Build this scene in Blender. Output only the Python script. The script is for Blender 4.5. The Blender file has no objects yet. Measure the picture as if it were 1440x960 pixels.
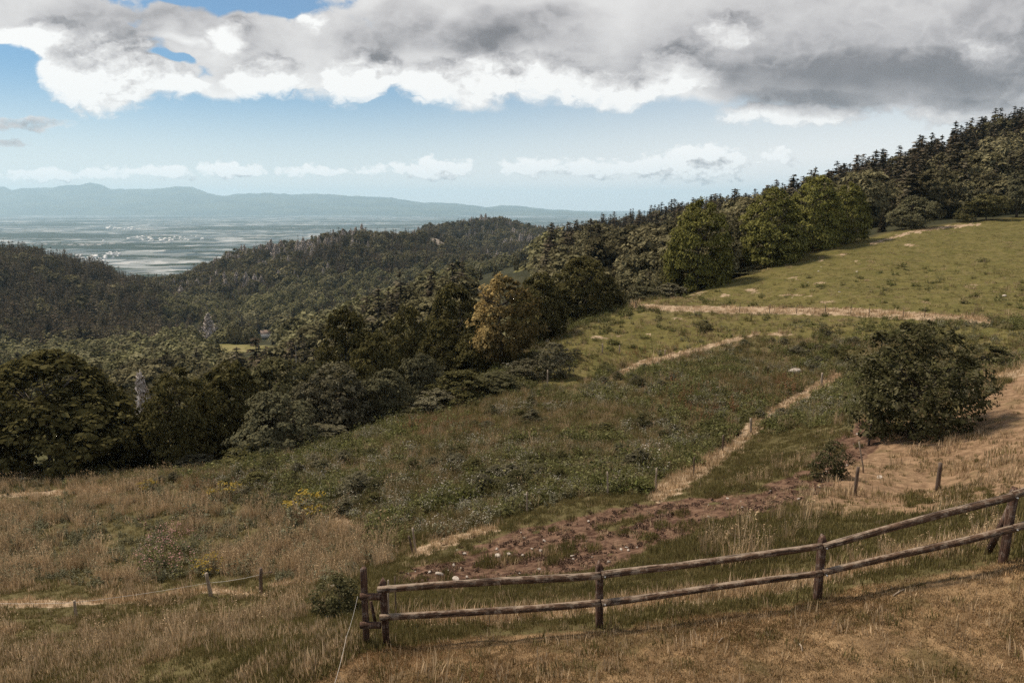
import bpy, math, random
import numpy as np
from mathutils import Vector, Matrix
rng = np.random.default_rng(11)
random.seed(5)
SC = bpy.context.scene
COL = SC.collection

# ------------------------------------------------------------------ camera: 25 mm lens, tilted 10.9 degrees down
FPX, PITCH = 1000.0, math.radians(10.9)
CP, SP = math.cos(PITCH), math.sin(PITCH)
cam = bpy.data.cameras.new('camera'); cam.lens = 25; cam.sensor_width = 36
cam.clip_start = .1; cam.clip_end = 120000
camo = bpy.data.objects.new('camera', cam); COL.objects.link(camo)
camo.rotation_euler = (math.pi/2 - PITCH, 0, 0)
SC.camera = camo
SC.render.resolution_x, SC.render.resolution_y = 1024, 682

def ray(U, V):
    """photo pixel (1440 x 960) -> (x/y, z/y) of the sight line through it"""
    a = (np.asarray(U, float)-720)/FPX; b = (480-np.asarray(V, float))/FPX
    dy = CP + b*SP; dz = b*CP - SP
    return a/dy, dz/dy
def pix(x, y, z):
    d = y*CP - z*SP; up = y*SP + z*CP
    return 720 + FPX*x/d, 480 - FPX*up/d
def P(U, V, Y):
    u, t = ray(U, V); return Vector((float(u)*Y, Y, float(t)*Y))

# ------------------------------------------------------------------ noise
def _h(ix, iy, s):
    n = (ix.astype(np.int64)*374761393 + iy.astype(np.int64)*668265263 + s*974711) & 0x7fffffff
    n = ((n ^ (n >> 13))*1274126177) & 0x7fffffff
    return ((n ^ (n >> 16)) & 0xffff)/65535.0
def vnoise(x, y, s=0):
    x = np.asarray(x, float); y = np.asarray(y, float)
    ix = np.floor(x); iy = np.floor(y); fx = x-ix; fy = y-iy
    fx = fx*fx*(3-2*fx); fy = fy*fy*(3-2*fy)
    ix = ix.astype(np.int64); iy = iy.astype(np.int64)
    return ((_h(ix,iy,s)*(1-fx)+_h(ix+1,iy,s)*fx)*(1-fy) + (_h(ix,iy+1,s)*(1-fx)+_h(ix+1,iy+1,s)*fx)*fy)
def fbm(x, y, oct=4, s=0):
    r = 0; a = .5; n = 0
    for k in range(oct):
        r = r + a*vnoise(x*2**k+17.3*k, y*2**k-9.1*k, s+k); n += a; a *= .5
    return r/n
def sstep(a, b, x):
    t = np.clip((x-a)/(b-a), 0, 1); return t*t*(3-2*t)

# ------------------------------------------------------------------ terrain, interpolated between surveyed points (pixel, distance)
CTRL = [(-150,960,15),(0,960,14),(200,960,12),(400,960,10.2),(600,960,9.3),(800,960,8.9),(1000,960,8.7),(1200,960,8.5),(1440,960,8.2),(1600,950,8),
 (-150,1350,8.5),(300,1380,6.2),(720,1400,4.8),(1440,1380,4.5),(720,1700,3.2),(0,1700,4),(1440,1700,3.1),
 (510,908,11.1),(540,908,11.2),(690,897,11.2),(845,884,11.3),(1000,866,11.3),(1157,842,11.4),(1300,813,11.3),(1425,787,11.3),(1600,745,11.2),
 (600,865,13),(850,850,13.2),(1000,832,13.3),(1150,812,13.2),(1420,752,13),
 (700,820,17),(850,795,17.5),(1000,775,17),(1150,745,17),(1300,735,16),(1440,690,17),
 (560,810,19),(700,790,21),(850,755,22),(1000,730,22),(1150,690,24),(1190,690,24.5),(1318,690,25),(1440,620,28),(1600,600,30),
 (1230,610,36),(1290,598,36),(1360,575,37),(1440,530,40),(1600,500,45),
 (740,718,30),(855,695,30),(922,688,31),(975,668,34),(1015,632,44),(1056,608,48),(1110,570,58),(1170,534,66),
 (0,845,25),(200,846,25),(297,835,25),(367,836,24),(440,815,24),(400,880,15),(200,900,18),(0,900,19),(-150,850,26),
 (0,760,37),(200,760,36),(400,760,32),(500,740,31),(600,770,25),
 (0,675,60),(-150,670,62),(150,672,60),(300,660,61),(400,640,63),(500,612,68),(600,580,75),(700,518,88),(780,478,102),(830,452,114),(880,432,124),
 (500,690,38),(600,640,46),(700,600,55),(800,560,66),(900,600,50),(1000,560,58),(850,640,40),
 (895,430,124),(1000,434,114),(1100,437,106),(1250,441,96),(1380,451,84),(1500,455,80),
 (1000,470,96),(1100,480,88),(1200,500,76),(1000,515,78),(900,500,92),(850,535,76),(1440,500,58),(1380,520,52),
 (940,420,132),(1000,405,140),(1090,375,152),(1150,355,160),(1200,343,166),(1250,330,176),(1330,318,183),(1440,308,190),(1600,290,200),
 (1300,390,124),(1440,390,118),(1150,400,124),(1600,390,115),(1050,420,124),
 # beyond the meadow: wooded valley, spurs and ridges
 (-150,740,90),(0,745,90),(150,740,92),(300,720,95),(420,690,98),(540,640,105),(640,590,112),(740,520,125),(830,475,145),(900,445,160),
 (0,560,300),(200,548,270),(350,570,220),(450,545,210),(560,520,190),(660,480,190),(760,440,210),
 (300,482,520),(380,486,450),(340,495,430),(430,474,470),(550,450,440),(640,424,420),(700,402,405),(450,486,640),(550,462,600),(640,436,560),(320,500,620),(745,372,430),(690,398,380),(800,395,300),(850,405,280),(930,390,230),(1000,370,220),
 (250,440,800),(400,428,850),(150,480,600),(0,520,450),(520,424,800),
 (-150,352,850),(0,362,900),(60,366,920),(100,376,940),(150,393,970),(185,408,1000),(0,430,1500),(100,430,1500),(170,425,1500),(-150,430,1500),
 (205,405,1330),(250,396,1320),(330,368,1300),(420,348,1270),(480,333,1260),(560,331,1300),(610,335,1350),(650,355,1450),(690,380,1300),
 (300,432,950),(450,405,930),(600,398,900),(660,380,950),(330,410,1700),(480,395,1700),(560,380,1700),
 (600,332,1950),(640,320,2000),(690,313,2000),(740,319,2000),(780,331,2000),(830,345,1900),(690,350,1650),(760,350,1500),
 (1600,152,380),(1500,180,400),(1440,199,410),(1380,219,420),(1300,250,430),(1220,272,460),(1150,292,490),(1080,302,530),(1000,312,580),(930,323,650),(880,332,720),(830,342,780),(780,355,860),
 (1440,255,300),(1300,280,300),(1440,300,215),(1150,320,310),(1050,345,330),(950,352,400),(870,368,450),
 (1600,330,700),(1440,340,750),(1300,370,800),(1150,380,900),(1000,385,1000),(880,390,1100),(790,385,1200)]
for U in range(-200, 1700, 150): CTRL += [(U,395,2600),(U,425,3450),(U,440,4300)]
_c = np.array(CTRL, float)
_cu, _ct = ray(_c[:,0], _c[:,1]); _cl = np.log(_c[:,2])
def _ker(du, dl): return np.sqrt((du*1.6)**2 + dl**2 + .07**2)
_K = -_ker(_cu[:,None]-_cu[None], _cl[:,None]-_cl[None])
_n = len(_c); _A = np.zeros((_n+3,_n+3)); _A[:_n,:_n] = _K - np.eye(_n)*.004
_Q = np.stack([np.ones(_n), _cu, _cl], 1); _A[:_n,_n:] = _Q; _A[_n:,:_n] = _Q.T
_w = np.linalg.solve(_A, np.concatenate([_ct, np.zeros(3)]))
UMAX = 2.0; L0, L1 = math.log(2.6), math.log(4200)
NU, NL = 800, 900
_gu = np.linspace(-UMAX, UMAX, NU); _gl = np.linspace(L0, L1, NL)
TAB = np.zeros((NL, NU))
for i in range(0, NL, 20):
    uu, ll = np.meshgrid(_gu, _gl[i:i+20])
    k = -_ker(uu.ravel()[:,None]-_cu[None], ll.ravel()[:,None]-_cl[None])
    TAB[i:i+20] = (k @ _w[:_n] + _w[_n] + _w[_n+1]*uu.ravel() + _w[_n+2]*ll.ravel()).reshape(uu.shape)
def tab(u, l):
    fu = np.clip((np.asarray(u)+UMAX)/(2*UMAX)*(NU-1), 0, NU-1.001); fl = np.clip((np.asarray(l)-L0)/(L1-L0)*(NL-1), 0, NL-1.001)
    iu = fu.astype(int); il = fl.astype(int); a = fu-iu; b = fl-il
    return (TAB[il,iu]*(1-a)+TAB[il,iu+1]*a)*(1-b) + (TAB[il+1,iu]*(1-a)+TAB[il+1,iu+1]*a)*b
PLAIN_Z = -400.0
def H(x, y):
    """height of the ground"""
    x = np.asarray(x, float); y = np.asarray(y, float)
    z = y*tab(x/y, np.log(y))
    far = sstep(90, 300, y)
    z = z + (fbm(x/1.7, y/1.7, 4, 3)-.5)*.30*sstep(12, 24, y)*(1-far) + (fbm(x/.5, y/.5, 3, 9)-.5)*.10*(1-sstep(40, 90, y))
    z = z + (fbm(x/9, y/9, 3, 5)-.5)*1.0*sstep(30, 70, y) + (fbm(x/70, y/70, 4, 6)-.5)*14*sstep(350, 800, y) + (fbm(x/170, y/170, 3, 16)-.5)*24*sstep(620, 1000, y)
    return np.maximum(z, PLAIN_Z-1.0)
_ys = np.exp(np.linspace(math.log(4.2), math.log(3300), 2600))
def hit(U, V):
    """where the sight line through a pixel meets the ground"""
    u, t = ray(U, V); u = float(u); t = float(t)
    T = H(u*_ys, _ys)/_ys
    k = int(np.argmax(T >= t)) if (T >= t).any() else len(_ys)-1
    y = _ys[k]; return Vector((u*y, y, float(H(u*y, y))))
def gz(x, y): return float(H(x, y))

# ------------------------------------------------------------------ object helpers
def tag(o, label=None, cat=None, group=None, kind=None):
    if label: o['label'] = label
    if cat: o['category'] = cat
    if group: o['group'] = group
    if kind: o['kind'] = kind
    return o
def mesh_np(name, V, F, mat=None, smooth=False, attrs=None, mids=None):
    """V (n,3); F list of (m,k) index arrays (quads and/or triangles)"""
    me = bpy.data.meshes.new(name)
    V = np.asarray(V, np.float32)
    Fs = F if isinstance(F, list) else [F]
    Fs = [np.asarray(f, np.int32) for f in Fs if len(f)]
    me.vertices.add(len(V)); me.vertices.foreach_set('co', V.ravel())
    nl = sum(f.size for f in Fs); npoly = sum(len(f) for f in Fs)
    me.loops.add(nl); me.polygons.add(npoly)
    me.loops.foreach_set('vertex_index', np.concatenate([f.ravel() for f in Fs]))
    tot = np.concatenate([np.full(len(f), f.shape[1], np.int32) for f in Fs])
    me.polygons.foreach_set('loop_start', np.concatenate([[0], np.cumsum(tot)[:-1]]).astype(np.int32))
    me.polygons.foreach_set('loop_total', tot)
    if smooth: me.polygons.foreach_set('use_smooth', np.ones(npoly, bool))
    ms = mat if isinstance(mat, (list, tuple)) else [mat]
    for m in ms:
        if m: me.materials.append(m)
    if mids is not None: me.polygons.foreach_set('material_index', np.asarray(mids, np.int32))
    me.update(calc_edges=True)
    for k, a in (attrs or {}).items():
        at = me.attributes.new(k, 'FLOAT', 'POINT'); at.data.foreach_set('value', np.asarray(a, np.float32))
    return me
def obj(name, me, parent=None, loc=None):
    o = bpy.data.objects.new(name, me); COL.objects.link(o)
    if parent: o.parent = parent
    if loc is not None: o.location = loc
    return o
def empty(name, loc=(0,0,0)):
    o = bpy.data.objects.new(name, None); COL.objects.link(o); o.location = loc; o.empty_display_size = .2
    return o
class MB:
    """collects tubes, boxes and leaf quads into one mesh"""
    def __init__(s): s.V = []; s.Q = []; s.T = []; s.n = 0; s.mq = []; s.mt = []
    def add(s, V, Q=None, T=None, m=0):
        V = np.asarray(V, float).reshape(-1, 3)
        if Q is not None and len(Q): s.Q.append(np.asarray(Q)+s.n); s.mq += [m]*len(Q)
        if T is not None and len(T): s.T.append(np.asarray(T)+s.n); s.mt += [m]*len(T)
        s.V.append(V); s.n += len(V)
    def tube(s, pts, rad, n=8, m=0, cap=True):
        pts = [Vector(p) for p in pts]; rings = []
        up = Vector((0,0,1)); prev = None
        for i, p in enumerate(pts):
            d = (pts[min(i+1,len(pts)-1)] - pts[max(i-1,0)]).normalized()
            if prev is None:
                a = d.cross(up) if abs(d.z) < .95 else d.cross(Vector((1,0,0)))
            else: a = prev - d*prev.dot(d)
            a.normalize(); prev = a; b = d.cross(a)
            r = rad[i] if hasattr(rad, '__len__') else rad
            rings.append([p + (a*math.cos(2*math.pi*k/n) + b*math.sin(2*math.pi*k/n))*r for k in range(n)])
        V = [v for r in rings for v in r]; Q = []
        for i in range(len(pts)-1):
            for k in range(n): Q.append((i*n+k, i*n+(k+1)%n, (i+1)*n+(k+1)%n, (i+1)*n+k))
        T = []
        if cap:
            V += [pts[0], pts[-1]]; c0 = len(pts)*n; e = (len(pts)-1)*n
            for k in range(n): T += [(c0, (k+1)%n, k), (c0+1, e+k, e+(k+1)%n)]
        s.add([tuple(v) for v in V], Q, T, m)
    def box(s, c, size, rot=None, m=0, taper=1.0):
        c = Vector(c); x, y, z = [q/2 for q in size]
        pts = [(-x,-y,-z),(x,-y,-z),(x,y,-z),(-x,y,-z),(-x*taper,-y*taper,z),(x*taper,-y*taper,z),(x*taper,y*taper,z),(-x*taper,y*taper,z)]
        R = rot or Matrix.Identity(3)
        s.add([tuple(c + R @ Vector(p)) for p in pts], [(3,2,1,0),(4,5,6,7),(0,1,5,4),(1,2,6,5),(2,3,7,6),(3,0,4,7)], None, m)
    def mesh(s, name, mat, smooth=False, attrs=None):
        V = np.concatenate(s.V); F = []; mids = []
        if s.Q: F.append(np.concatenate(s.Q)); mids += s.mq
        if s.T: F.append(np.concatenate(s.T)); mids += s.mt
        return mesh_np(name, V, F, mat, smooth, attrs, mids if isinstance(mat, (list,tuple)) else None)
# ------------------------------------------------------------------ materials
class NT:
    def __init__(s, tree): s.t = tree; s.n = tree.nodes; s.l = tree.links
    def new(s, typ, **kw):
        nd = s.n.new(typ)
        for k, v in kw.items(): setattr(nd, k, v)
        return nd
    def link(s, a, b): s.l.new(a, b)
    def _in(s, sock, v):
        if hasattr(v, 'is_output'): s.l.new(v, sock)
        elif v is not None: sock.default_value = v
    def math(s, op, a, b=None, c=None, clamp=False):
        nd = s.new('ShaderNodeMath', operation=op, use_clamp=clamp)
        for k, v in enumerate((a, b, c)): s._in(nd.inputs[k], v)
        return nd.outputs[0]
    def vmath(s, op, a, b=None):
        nd = s.new('ShaderNodeVectorMath', operation=op); s._in(nd.inputs[0], a)
        if b is not None: s._in(nd.inputs[3] if op == 'SCALE' else nd.inputs[1], b)
        return nd.outputs[1] if op in ('LENGTH','DOT_PRODUCT','DISTANCE') else nd.outputs[0]
    def mix(s, f, a, b, blend='MIX'):
        nd = s.new('ShaderNodeMix', data_type='RGBA', blend_type=blend)
        s._in(nd.inputs[0], f)
        for sk, v in ((nd.inputs[6], a), (nd.inputs[7], b)):
            if isinstance(v, tuple): v = (*v[:3], 1)
            s._in(sk, v)
        return nd.outputs[2]
    def noise(s, vec, scale, detail=4, rough=.55, dist=0, dim='3D', col=False):
        nd = s.new('ShaderNodeTexNoise', noise_dimensions=dim); s._in(nd.inputs['Vector'], vec)
        nd.inputs['Scale'].default_value = scale; nd.inputs['Detail'].default_value = detail
        nd.inputs['Roughness'].default_value = rough; nd.inputs['Distortion'].default_value = dist
        return nd.outputs[1 if col else 0]
    def ramp(s, f, stops, interp='LINEAR'):
        nd = s.new('ShaderNodeValToRGB'); s._in(nd.inputs[0], f); cr = nd.color_ramp; cr.interpolation = interp
        while len(cr.elements) < len(stops): cr.elements.new(.5)
        for e, (p, c) in zip(cr.elements, stops):
            e.position = p; e.color = (*c, 1) if hasattr(c, '__len__') else (c, c, c, 1)
        return nd.outputs[0]
    def smooth(s, x, a, b):
        nd = s.new('ShaderNodeMapRange', interpolation_type='SMOOTHSTEP'); s._in(nd.inputs[0], x)
        nd.inputs[1].default_value = a; nd.inputs[2].default_value = b
        return nd.outputs[0]
    def attr(s, name, typ='GEOMETRY'):
        nd = s.new('ShaderNodeAttribute', attribute_name=name, attribute_type=typ); return nd
def material(name):
    m = bpy.data.materials.new(name); m.use_nodes = True; m.node_tree.nodes.clear()
    nt = NT(m.node_tree); out = nt.new('ShaderNodeOutputMaterial')
    return m, nt, out
def principled(nt, out, color, rough=.9, bump=None, bdist=.02, spec=.15):
    b = nt.new('ShaderNodeBsdfPrincipled'); nt._in(b.inputs['Base Color'], (*color, 1) if isinstance(color, tuple) else color)
    nt._in(b.inputs['Roughness'], rough); b.inputs['Specular IOR Level'].default_value = spec
    if bump is not None:
        bp = nt.new('ShaderNodeBump'); bp.inputs['Distance'].default_value = bdist; bp.inputs['Strength'].default_value = 1.0
        nt._in(bp.inputs['Height'], bump); nt.link(bp.outputs[0], b.inputs['Normal'])
    nt.link(b.outputs[0], out.inputs[0]); return b
def foliage(name, c1, c2, c3=None, scale=1.2, trans=.25, var=.35, alt=None, wide=None, side=None):
    """leaf material: two tones mottled by place, varied per plant"""
    m, nt, out = material(name)
    tc = nt.new('ShaderNodeTexCoord'); geo = nt.new('ShaderNodeNewGeometry'); oi = nt.new('ShaderNodeObjectInfo')
    f = nt.noise(geo.outputs['Position'], scale, 3, .6)
    f = nt.smooth(f, .35, .65)
    col = nt.mix(f, c1, c2)
    isl = geo.outputs['Random Per Island']
    if c3: col = nt.mix(nt.math('MULTIPLY', nt.math('GREATER_THAN', isl, .72), .8), col, c3)
    if alt: col = nt.mix(nt.smooth(oi.outputs['Random'], .35, .95), col, alt)
    if wide: col = nt.mix(nt.smooth(nt.noise(geo.outputs['Position'], .0065, 4, .6), .44, .60), col, nt.mix(f, wide, tuple(v*1.35 for v in wide)))
    if side:        # leaves tinted towards the upper left of the crown, edge broken by noise
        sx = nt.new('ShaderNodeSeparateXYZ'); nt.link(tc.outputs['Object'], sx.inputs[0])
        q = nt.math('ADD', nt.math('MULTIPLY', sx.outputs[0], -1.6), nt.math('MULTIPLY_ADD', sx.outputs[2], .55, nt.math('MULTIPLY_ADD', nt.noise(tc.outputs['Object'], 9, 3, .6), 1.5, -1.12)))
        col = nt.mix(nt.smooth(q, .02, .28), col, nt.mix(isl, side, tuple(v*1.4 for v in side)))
    k = nt.math('MULTIPLY_ADD', nt.math('FRACT', nt.math('MULTIPLY', oi.outputs['Random'], 7.31)), var*2, 1-var)
    k = nt.math('MULTIPLY', k, nt.math('MULTIPLY_ADD', isl, .5, .75))
    hsv = nt.new('ShaderNodeHueSaturation'); nt._in(hsv.inputs['Value'], k); nt._in(hsv.inputs['Color'], col)
    d = nt.new('ShaderNodeBsdfDiffuse'); nt.link(hsv.outputs[0], d.inputs[0])
    t = nt.new('ShaderNodeBsdfTranslucent'); nt.link(hsv.outputs[0], t.inputs[0])
    mx = nt.new('ShaderNodeMixShader'); mx.inputs[0].default_value = trans
    nt.link(d.outputs[0], mx.inputs[1]); nt.link(t.outputs[0], mx.inputs[2]); nt.link(mx.outputs[0], out.inputs[0])
    return m
def plainmat(name, c1, c2, scale=3, rough=.9, bd=.01, stretch=None):
    m, nt, out = material(name)
    tc = nt.new('ShaderNodeTexCoord'); v = tc.outputs['Object']
    if stretch:
        mp = nt.new('ShaderNodeMapping'); nt.link(v, mp.inputs[0]); mp.inputs['Scale'].default_value = stretch; v = mp.outputs[0]
    f = nt.noise(v, scale, 6, .65); col = nt.mix(nt.smooth(f, .35, .65), c1, c2)
    principled(nt, out, col, rough, f, bd)
    return m
M = {}
def build_materials():
    # olive greens throughout: a dry, brown-graded August hillside
    M['beech'] = foliage('beech_leaves', (.105,.102,.028), (.155,.146,.040), (.205,.188,.060), .45, .25, .15)
    M['beech_dark'] = foliage('dark_beech_leaves', (.052,.046,.018), (.076,.066,.025), (.098,.084,.034), .5, .22, .15)
    M['broad'] = foliage('broad_leaves', (.066,.060,.023), (.098,.088,.034), (.12,.106,.048), .3, .22, .22, alt=(.105,.097,.054))
    M['grey_leaf'] = foliage('grey_green_leaves', (.088,.078,.044), (.118,.105,.062), (.15,.134,.088), .4, .22, .2)
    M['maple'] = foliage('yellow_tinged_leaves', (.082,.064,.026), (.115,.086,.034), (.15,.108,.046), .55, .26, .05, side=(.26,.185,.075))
    M['bush'] = foliage('bush_leaves', (.044,.042,.018), (.068,.063,.028), (.115,.102,.055), 1.0, .22, .1)
    M['spruce'] = foliage('spruce_needles', (.055,.047,.030), (.080,.067,.042), (.10,.084,.056), .2, .1, .42)
    M['spruce_brown'] = foliage('spruce_needles_brownish', (.074,.058,.038), (.108,.083,.056), None, .2, .1, .42)
    M['forest'] = foliage('forest_leaves', (.080,.071,.036), (.116,.102,.052), (.145,.127,.068), .06, .18, .45, alt=(.13,.112,.060))
    M['valley'] = foliage('valley_leaves', (.105,.100,.046), (.150,.138,.066), (.18,.165,.088), .05, .2, .45, alt=(.165,.148,.08))
    M['dead'] = foliage('bare_grey_twigs', (.42,.36,.31), (.55,.48,.42), None, 1, .05, .1)
    M['bark'] = plainmat('bark', (.07,.055,.042), (.15,.125,.10), 3, .95, .03, (1,1,.25))
    M['pale_bark'] = plainmat('pale_bark', (.45,.41,.36), (.60,.56,.50), 3, .9, .02, (1,1,.3))
    M['grass_green'] = foliage('green_grass', (.105,.092,.030), (.145,.122,.042), (.20,.165,.075), .5, .28, .25, alt=(.18,.140,.060))
    M['grass_lawn'] = foliage('short_dry_grass', (.20,.125,.060), (.31,.195,.098), (.42,.28,.155), 1.1, .28, .30, alt=(.14,.100,.040))
    M['straw'] = foliage('dry_straw', (.36,.25,.145), (.45,.32,.19), (.54,.40,.25), .7, .3, .22)
    M['straw_dull'] = foliage('dull_straw', (.27,.19,.102), (.36,.255,.145), (.45,.33,.20), .7, .3, .22)
    M['herb'] = foliage('meadow_herbs', (.088,.092,.029), (.132,.132,.044), (.18,.172,.080), .22, .30, .30, alt=(.15,.136,.060))
    M['herb_grey'] = foliage('grey_meadow_herbs', (.115,.108,.060), (.155,.143,.084), (.21,.195,.13), .6, .22, .22)
    M['herb_rust'] = foliage('rusty_dock_stems', (.17,.085,.042), (.22,.118,.064), None, .8, .22, .25)
    M['white_flower'] = foliage('white_flower_heads', (.36,.32,.26), (.50,.45,.38), None, 2, .2, .2)
    M['yellow_flower'] = foliage('yellow_flower_heads', (.24,.165,.03), (.31,.22,.05), None, 4, .2, .1)
    M['pink_flower'] = foliage('pink_flower_spikes', (.40,.19,.18), (.50,.29,.27), None, 4, .25, .15)
    M['clod'] = plainmat('mud_clods', (.060,.034,.023), (.15,.093,.062), 5, .95, .01)
    M['stone'] = plainmat('pale_stone', (.30,.25,.20), (.44,.38,.32), 6, .9, .01)
    M['stake'] = plainmat('stake_wood', (.24,.185,.135), (.36,.29,.22), 9, .9, .004, (1,1,.1))
    M['stake_dark'] = plainmat('dark_stake_wood', (.075,.052,.038), (.15,.108,.08), 9, .9, .004, (1,1,.1))
    M['cord'] = plainmat('white_cord', (.55,.50,.44), (.66,.61,.54), 30, .7, .001)
    M['metal'] = plainmat('zinc_bolt', (.30,.29,.28), (.42,.41,.40), 30, .5, .001)
    # weathered rails and posts
    for nm, dark, light, grey in (('rail_wood', (.060,.034,.021), (.125,.074,.046), (.27,.205,.15)), ('post_wood', (.060,.032,.022), (.115,.066,.045), (.20,.15,.12))):
        m, nt, out = material(nm)
        tc = nt.new('ShaderNodeTexCoord'); mp = nt.new('ShaderNodeMapping'); nt.link(tc.outputs['Object'], mp.inputs[0])
        mp.inputs['Scale'].default_value = (1.2, 9, 9) if nm == 'rail_wood' else (9, 9, 1.2)
        g = nt.noise(mp.outputs[0], 3.2, 8, .65, .3); col = nt.mix(nt.smooth(g, .41, .60), dark, light)
        blot = nt.noise(tc.outputs['Object'], 5.5, 6, .7); col = nt.mix(nt.math('MULTIPLY', nt.smooth(blot, .50, .60), .85), col, grey)
        fine = nt.noise(mp.outputs[0], 11, 4, .6); col = nt.mix(nt.math('MULTIPLY', nt.smooth(fine, .56, .7), .8), col, (.03,.02,.015))
        mc = nt.new('ShaderNodeMapping'); nt.link(tc.outputs['Object'], mc.inputs[0]); mc.inputs['Scale'].default_value = (.9, 22, 22) if nm == 'rail_wood' else (22, 22, .9)
        crack = nt.smooth(nt.noise(mc.outputs[0], 2.2, 4, .6), .555, .61); kn = nt.new('ShaderNodeTexVoronoi'); nt.link(tc.outputs['Object'], kn.inputs['Vector']); kn.inputs['Scale'].default_value = 4.0
        knot = nt.smooth(kn.outputs['Distance'], .17, .08)
        if nm == 'rail_wood':   # upper side painted lighter as if lit from above, broken by lichen blotches
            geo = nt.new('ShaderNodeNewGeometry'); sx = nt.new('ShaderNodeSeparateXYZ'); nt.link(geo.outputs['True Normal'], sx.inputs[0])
            top_lit = nt.math('MULTIPLY', nt.smooth(nt.math('ADD', sx.outputs[2], nt.math('MULTIPLY_ADD', blot, 1.3, -.65)), .72, 1.0), .85)
            col = nt.mix(top_lit, col, grey)
        col = nt.mix(nt.math('MULTIPLY', nt.math('MAXIMUM', crack, knot), .85), col, (.025,.016,.011))
        principled(nt, out, col, .85, nt.math('SUBTRACT', nt.math('MULTIPLY_ADD', fine, -.5, g), nt.math('MULTIPLY', crack, .6)), .012)
        M[nm] = m
    # ground: earth, thatch, mud and straw laid out where the hillside has them
    m, nt, out = material('hillside_ground')
    geo = nt.new('ShaderNodeNewGeometry'); pos = geo.outputs['Position']
    n1 = nt.noise(pos, .35, 5, .6); n2 = nt.noise(pos, 2.2, 6, .65); n3 = nt.noise(pos, 14, 4, .6)
    base = nt.mix(nt.smooth(n1, .38, .62), (.080,.066,.028), (.11,.090,.040))
    base = nt.mix(nt.math('MULTIPLY', nt.smooth(n2, .52, .7), .6), base, (.13,.10,.05))
    def A(n): return nt.attr(n).outputs['Fac']
    def edge(a, k=.55): return nt.smooth(nt.math('ADD', a, nt.math('MULTIPLY_ADD', n2, k, -k/2)), .35, .65)
    past = nt.mix(nt.smooth(n1, .4, .62), (.100,.088,.028), (.130,.108,.038)); past = nt.mix(nt.math('MULTIPLY', nt.smooth(nt.noise(pos, .55, 6, .68), .48, .66), .6), past, (.150,.116,.055)); past = nt.mix(nt.math('MULTIPLY', nt.smooth(nt.noise(pos, 1.1, 5, .65), .54, .66), .65), past, (.062,.060,.020))
    base = nt.mix(edge(A('pasture')), base, past)
    dry = nt.mix(nt.smooth(n2, .36, .64), (.145,.090,.052), (.255,.165,.098)); dry = nt.mix(nt.math('MULTIPLY', nt.smooth(n1, .52, .62), .5), dry, (.10,.078,.035))
    base = nt.mix(edge(A('dry')), base, dry)
    lawn = nt.mix(nt.smooth(n2, .38, .62), (.15,.096,.050), (.26,.17,.090)); lawn = nt.mix(nt.math('MULTIPLY', nt.smooth(nt.noise(pos, .8, 5, .65), .50, .60), .75), lawn, (.075,.058,.024))
    base = nt.mix(edge(A('lawn')), base, lawn)
    mud = nt.mix(nt.smooth(n2, .36, .62), (.050,.026,.017), (.150,.090,.058)); mud = nt.mix(nt.smooth(n3, .62, .72), mud, (.24,.18,.13))
    base = nt.mix(edge(A('mud'), .7), base, mud)
    straw = nt.mix(nt.smooth(n2, .36, .64), (.25,.175,.11), (.38,.285,.19))
    base = nt.mix(edge(A('straw'), .8), base, straw)
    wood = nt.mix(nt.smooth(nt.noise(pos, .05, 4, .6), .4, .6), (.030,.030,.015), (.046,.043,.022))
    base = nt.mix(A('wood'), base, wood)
    fld = nt.mix(nt.smooth(nt.noise(pos, .12, 4, .6), .4, .62), (.13,.12,.04), (.20,.165,.075))
    base = nt.mix(A('clearing'), base, fld)
    base = nt.mix(A('pale'), base, (.30,.25,.20))
    val = nt.new('ShaderNodeHueSaturation'); nt._in(val.inputs['Color'], base); nt._in(val.inputs['Value'], nt.math('MULTIPLY_ADD', n3, .7, .65))
    lumps = nt.noise(pos, .9, 3, .55)
    h = nt.math('ADD', nt.math('MULTIPLY_ADD', n3, .35, n2), nt.math('MULTIPLY', lumps, nt.math('MULTIPLY_ADD', A('pasture'), 5.0, .8)))
    principled(nt, out, val.outputs[0], .95, h, .10, .05)
    M['ground'] = m
    # plain: fields, woods and villages
    m, nt, out = material('plain_fields')
    geo = nt.new('ShaderNodeNewGeometry'); mp = nt.new('ShaderNodeMapping'); nt.link(geo.outputs['Position'], mp.inputs[0])
    mp.inputs['Rotation'].default_value = (0,0,.3)
    wv = nt.noise(geo.outputs['Position'], .0006, 2, .5, 0, '3D', True)
    v2 = nt.vmath('ADD', mp.outputs[0], nt.vmath('SCALE', nt.vmath('SUBTRACT', wv, (.5,.5,.5)), 500.0))
    vo = nt.new('ShaderNodeTexVoronoi'); nt.link(v2, vo.inputs['Vector']); vo.inputs['Scale'].default_value = .0045
    sp = nt.new('ShaderNodeSeparateColor'); nt.link(vo.outputs['Color'], sp.inputs[0])
    col = nt.ramp(sp.outputs[0], [(0,(.048,.066,.072)),(.22,(.105,.118,.118)),(.45,(.175,.185,.175)),(.65,(.255,.26,.25)),(.8,(.050,.066,.070)),(.92,(.36,.35,.335))], 'CONSTANT')
    vs = nt.new('ShaderNodeTexVoronoi'); nt.link(v2, vs.inputs['Vector']); vs.inputs['Scale'].default_value = .011
    s2 = nt.new('ShaderNodeSeparateColor'); nt.link(vs.outputs['Color'], s2.inputs[0])
    col = nt.mix(nt.math('MULTIPLY', nt.math('GREATER_THAN', s2.outputs[0], .6), .5), col, nt.ramp(s2.outputs[1], [(0,(.065,.085,.085)),(.5,(.27,.265,.25)),(.75,(.14,.15,.145))], 'CONSTANT'))
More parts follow.
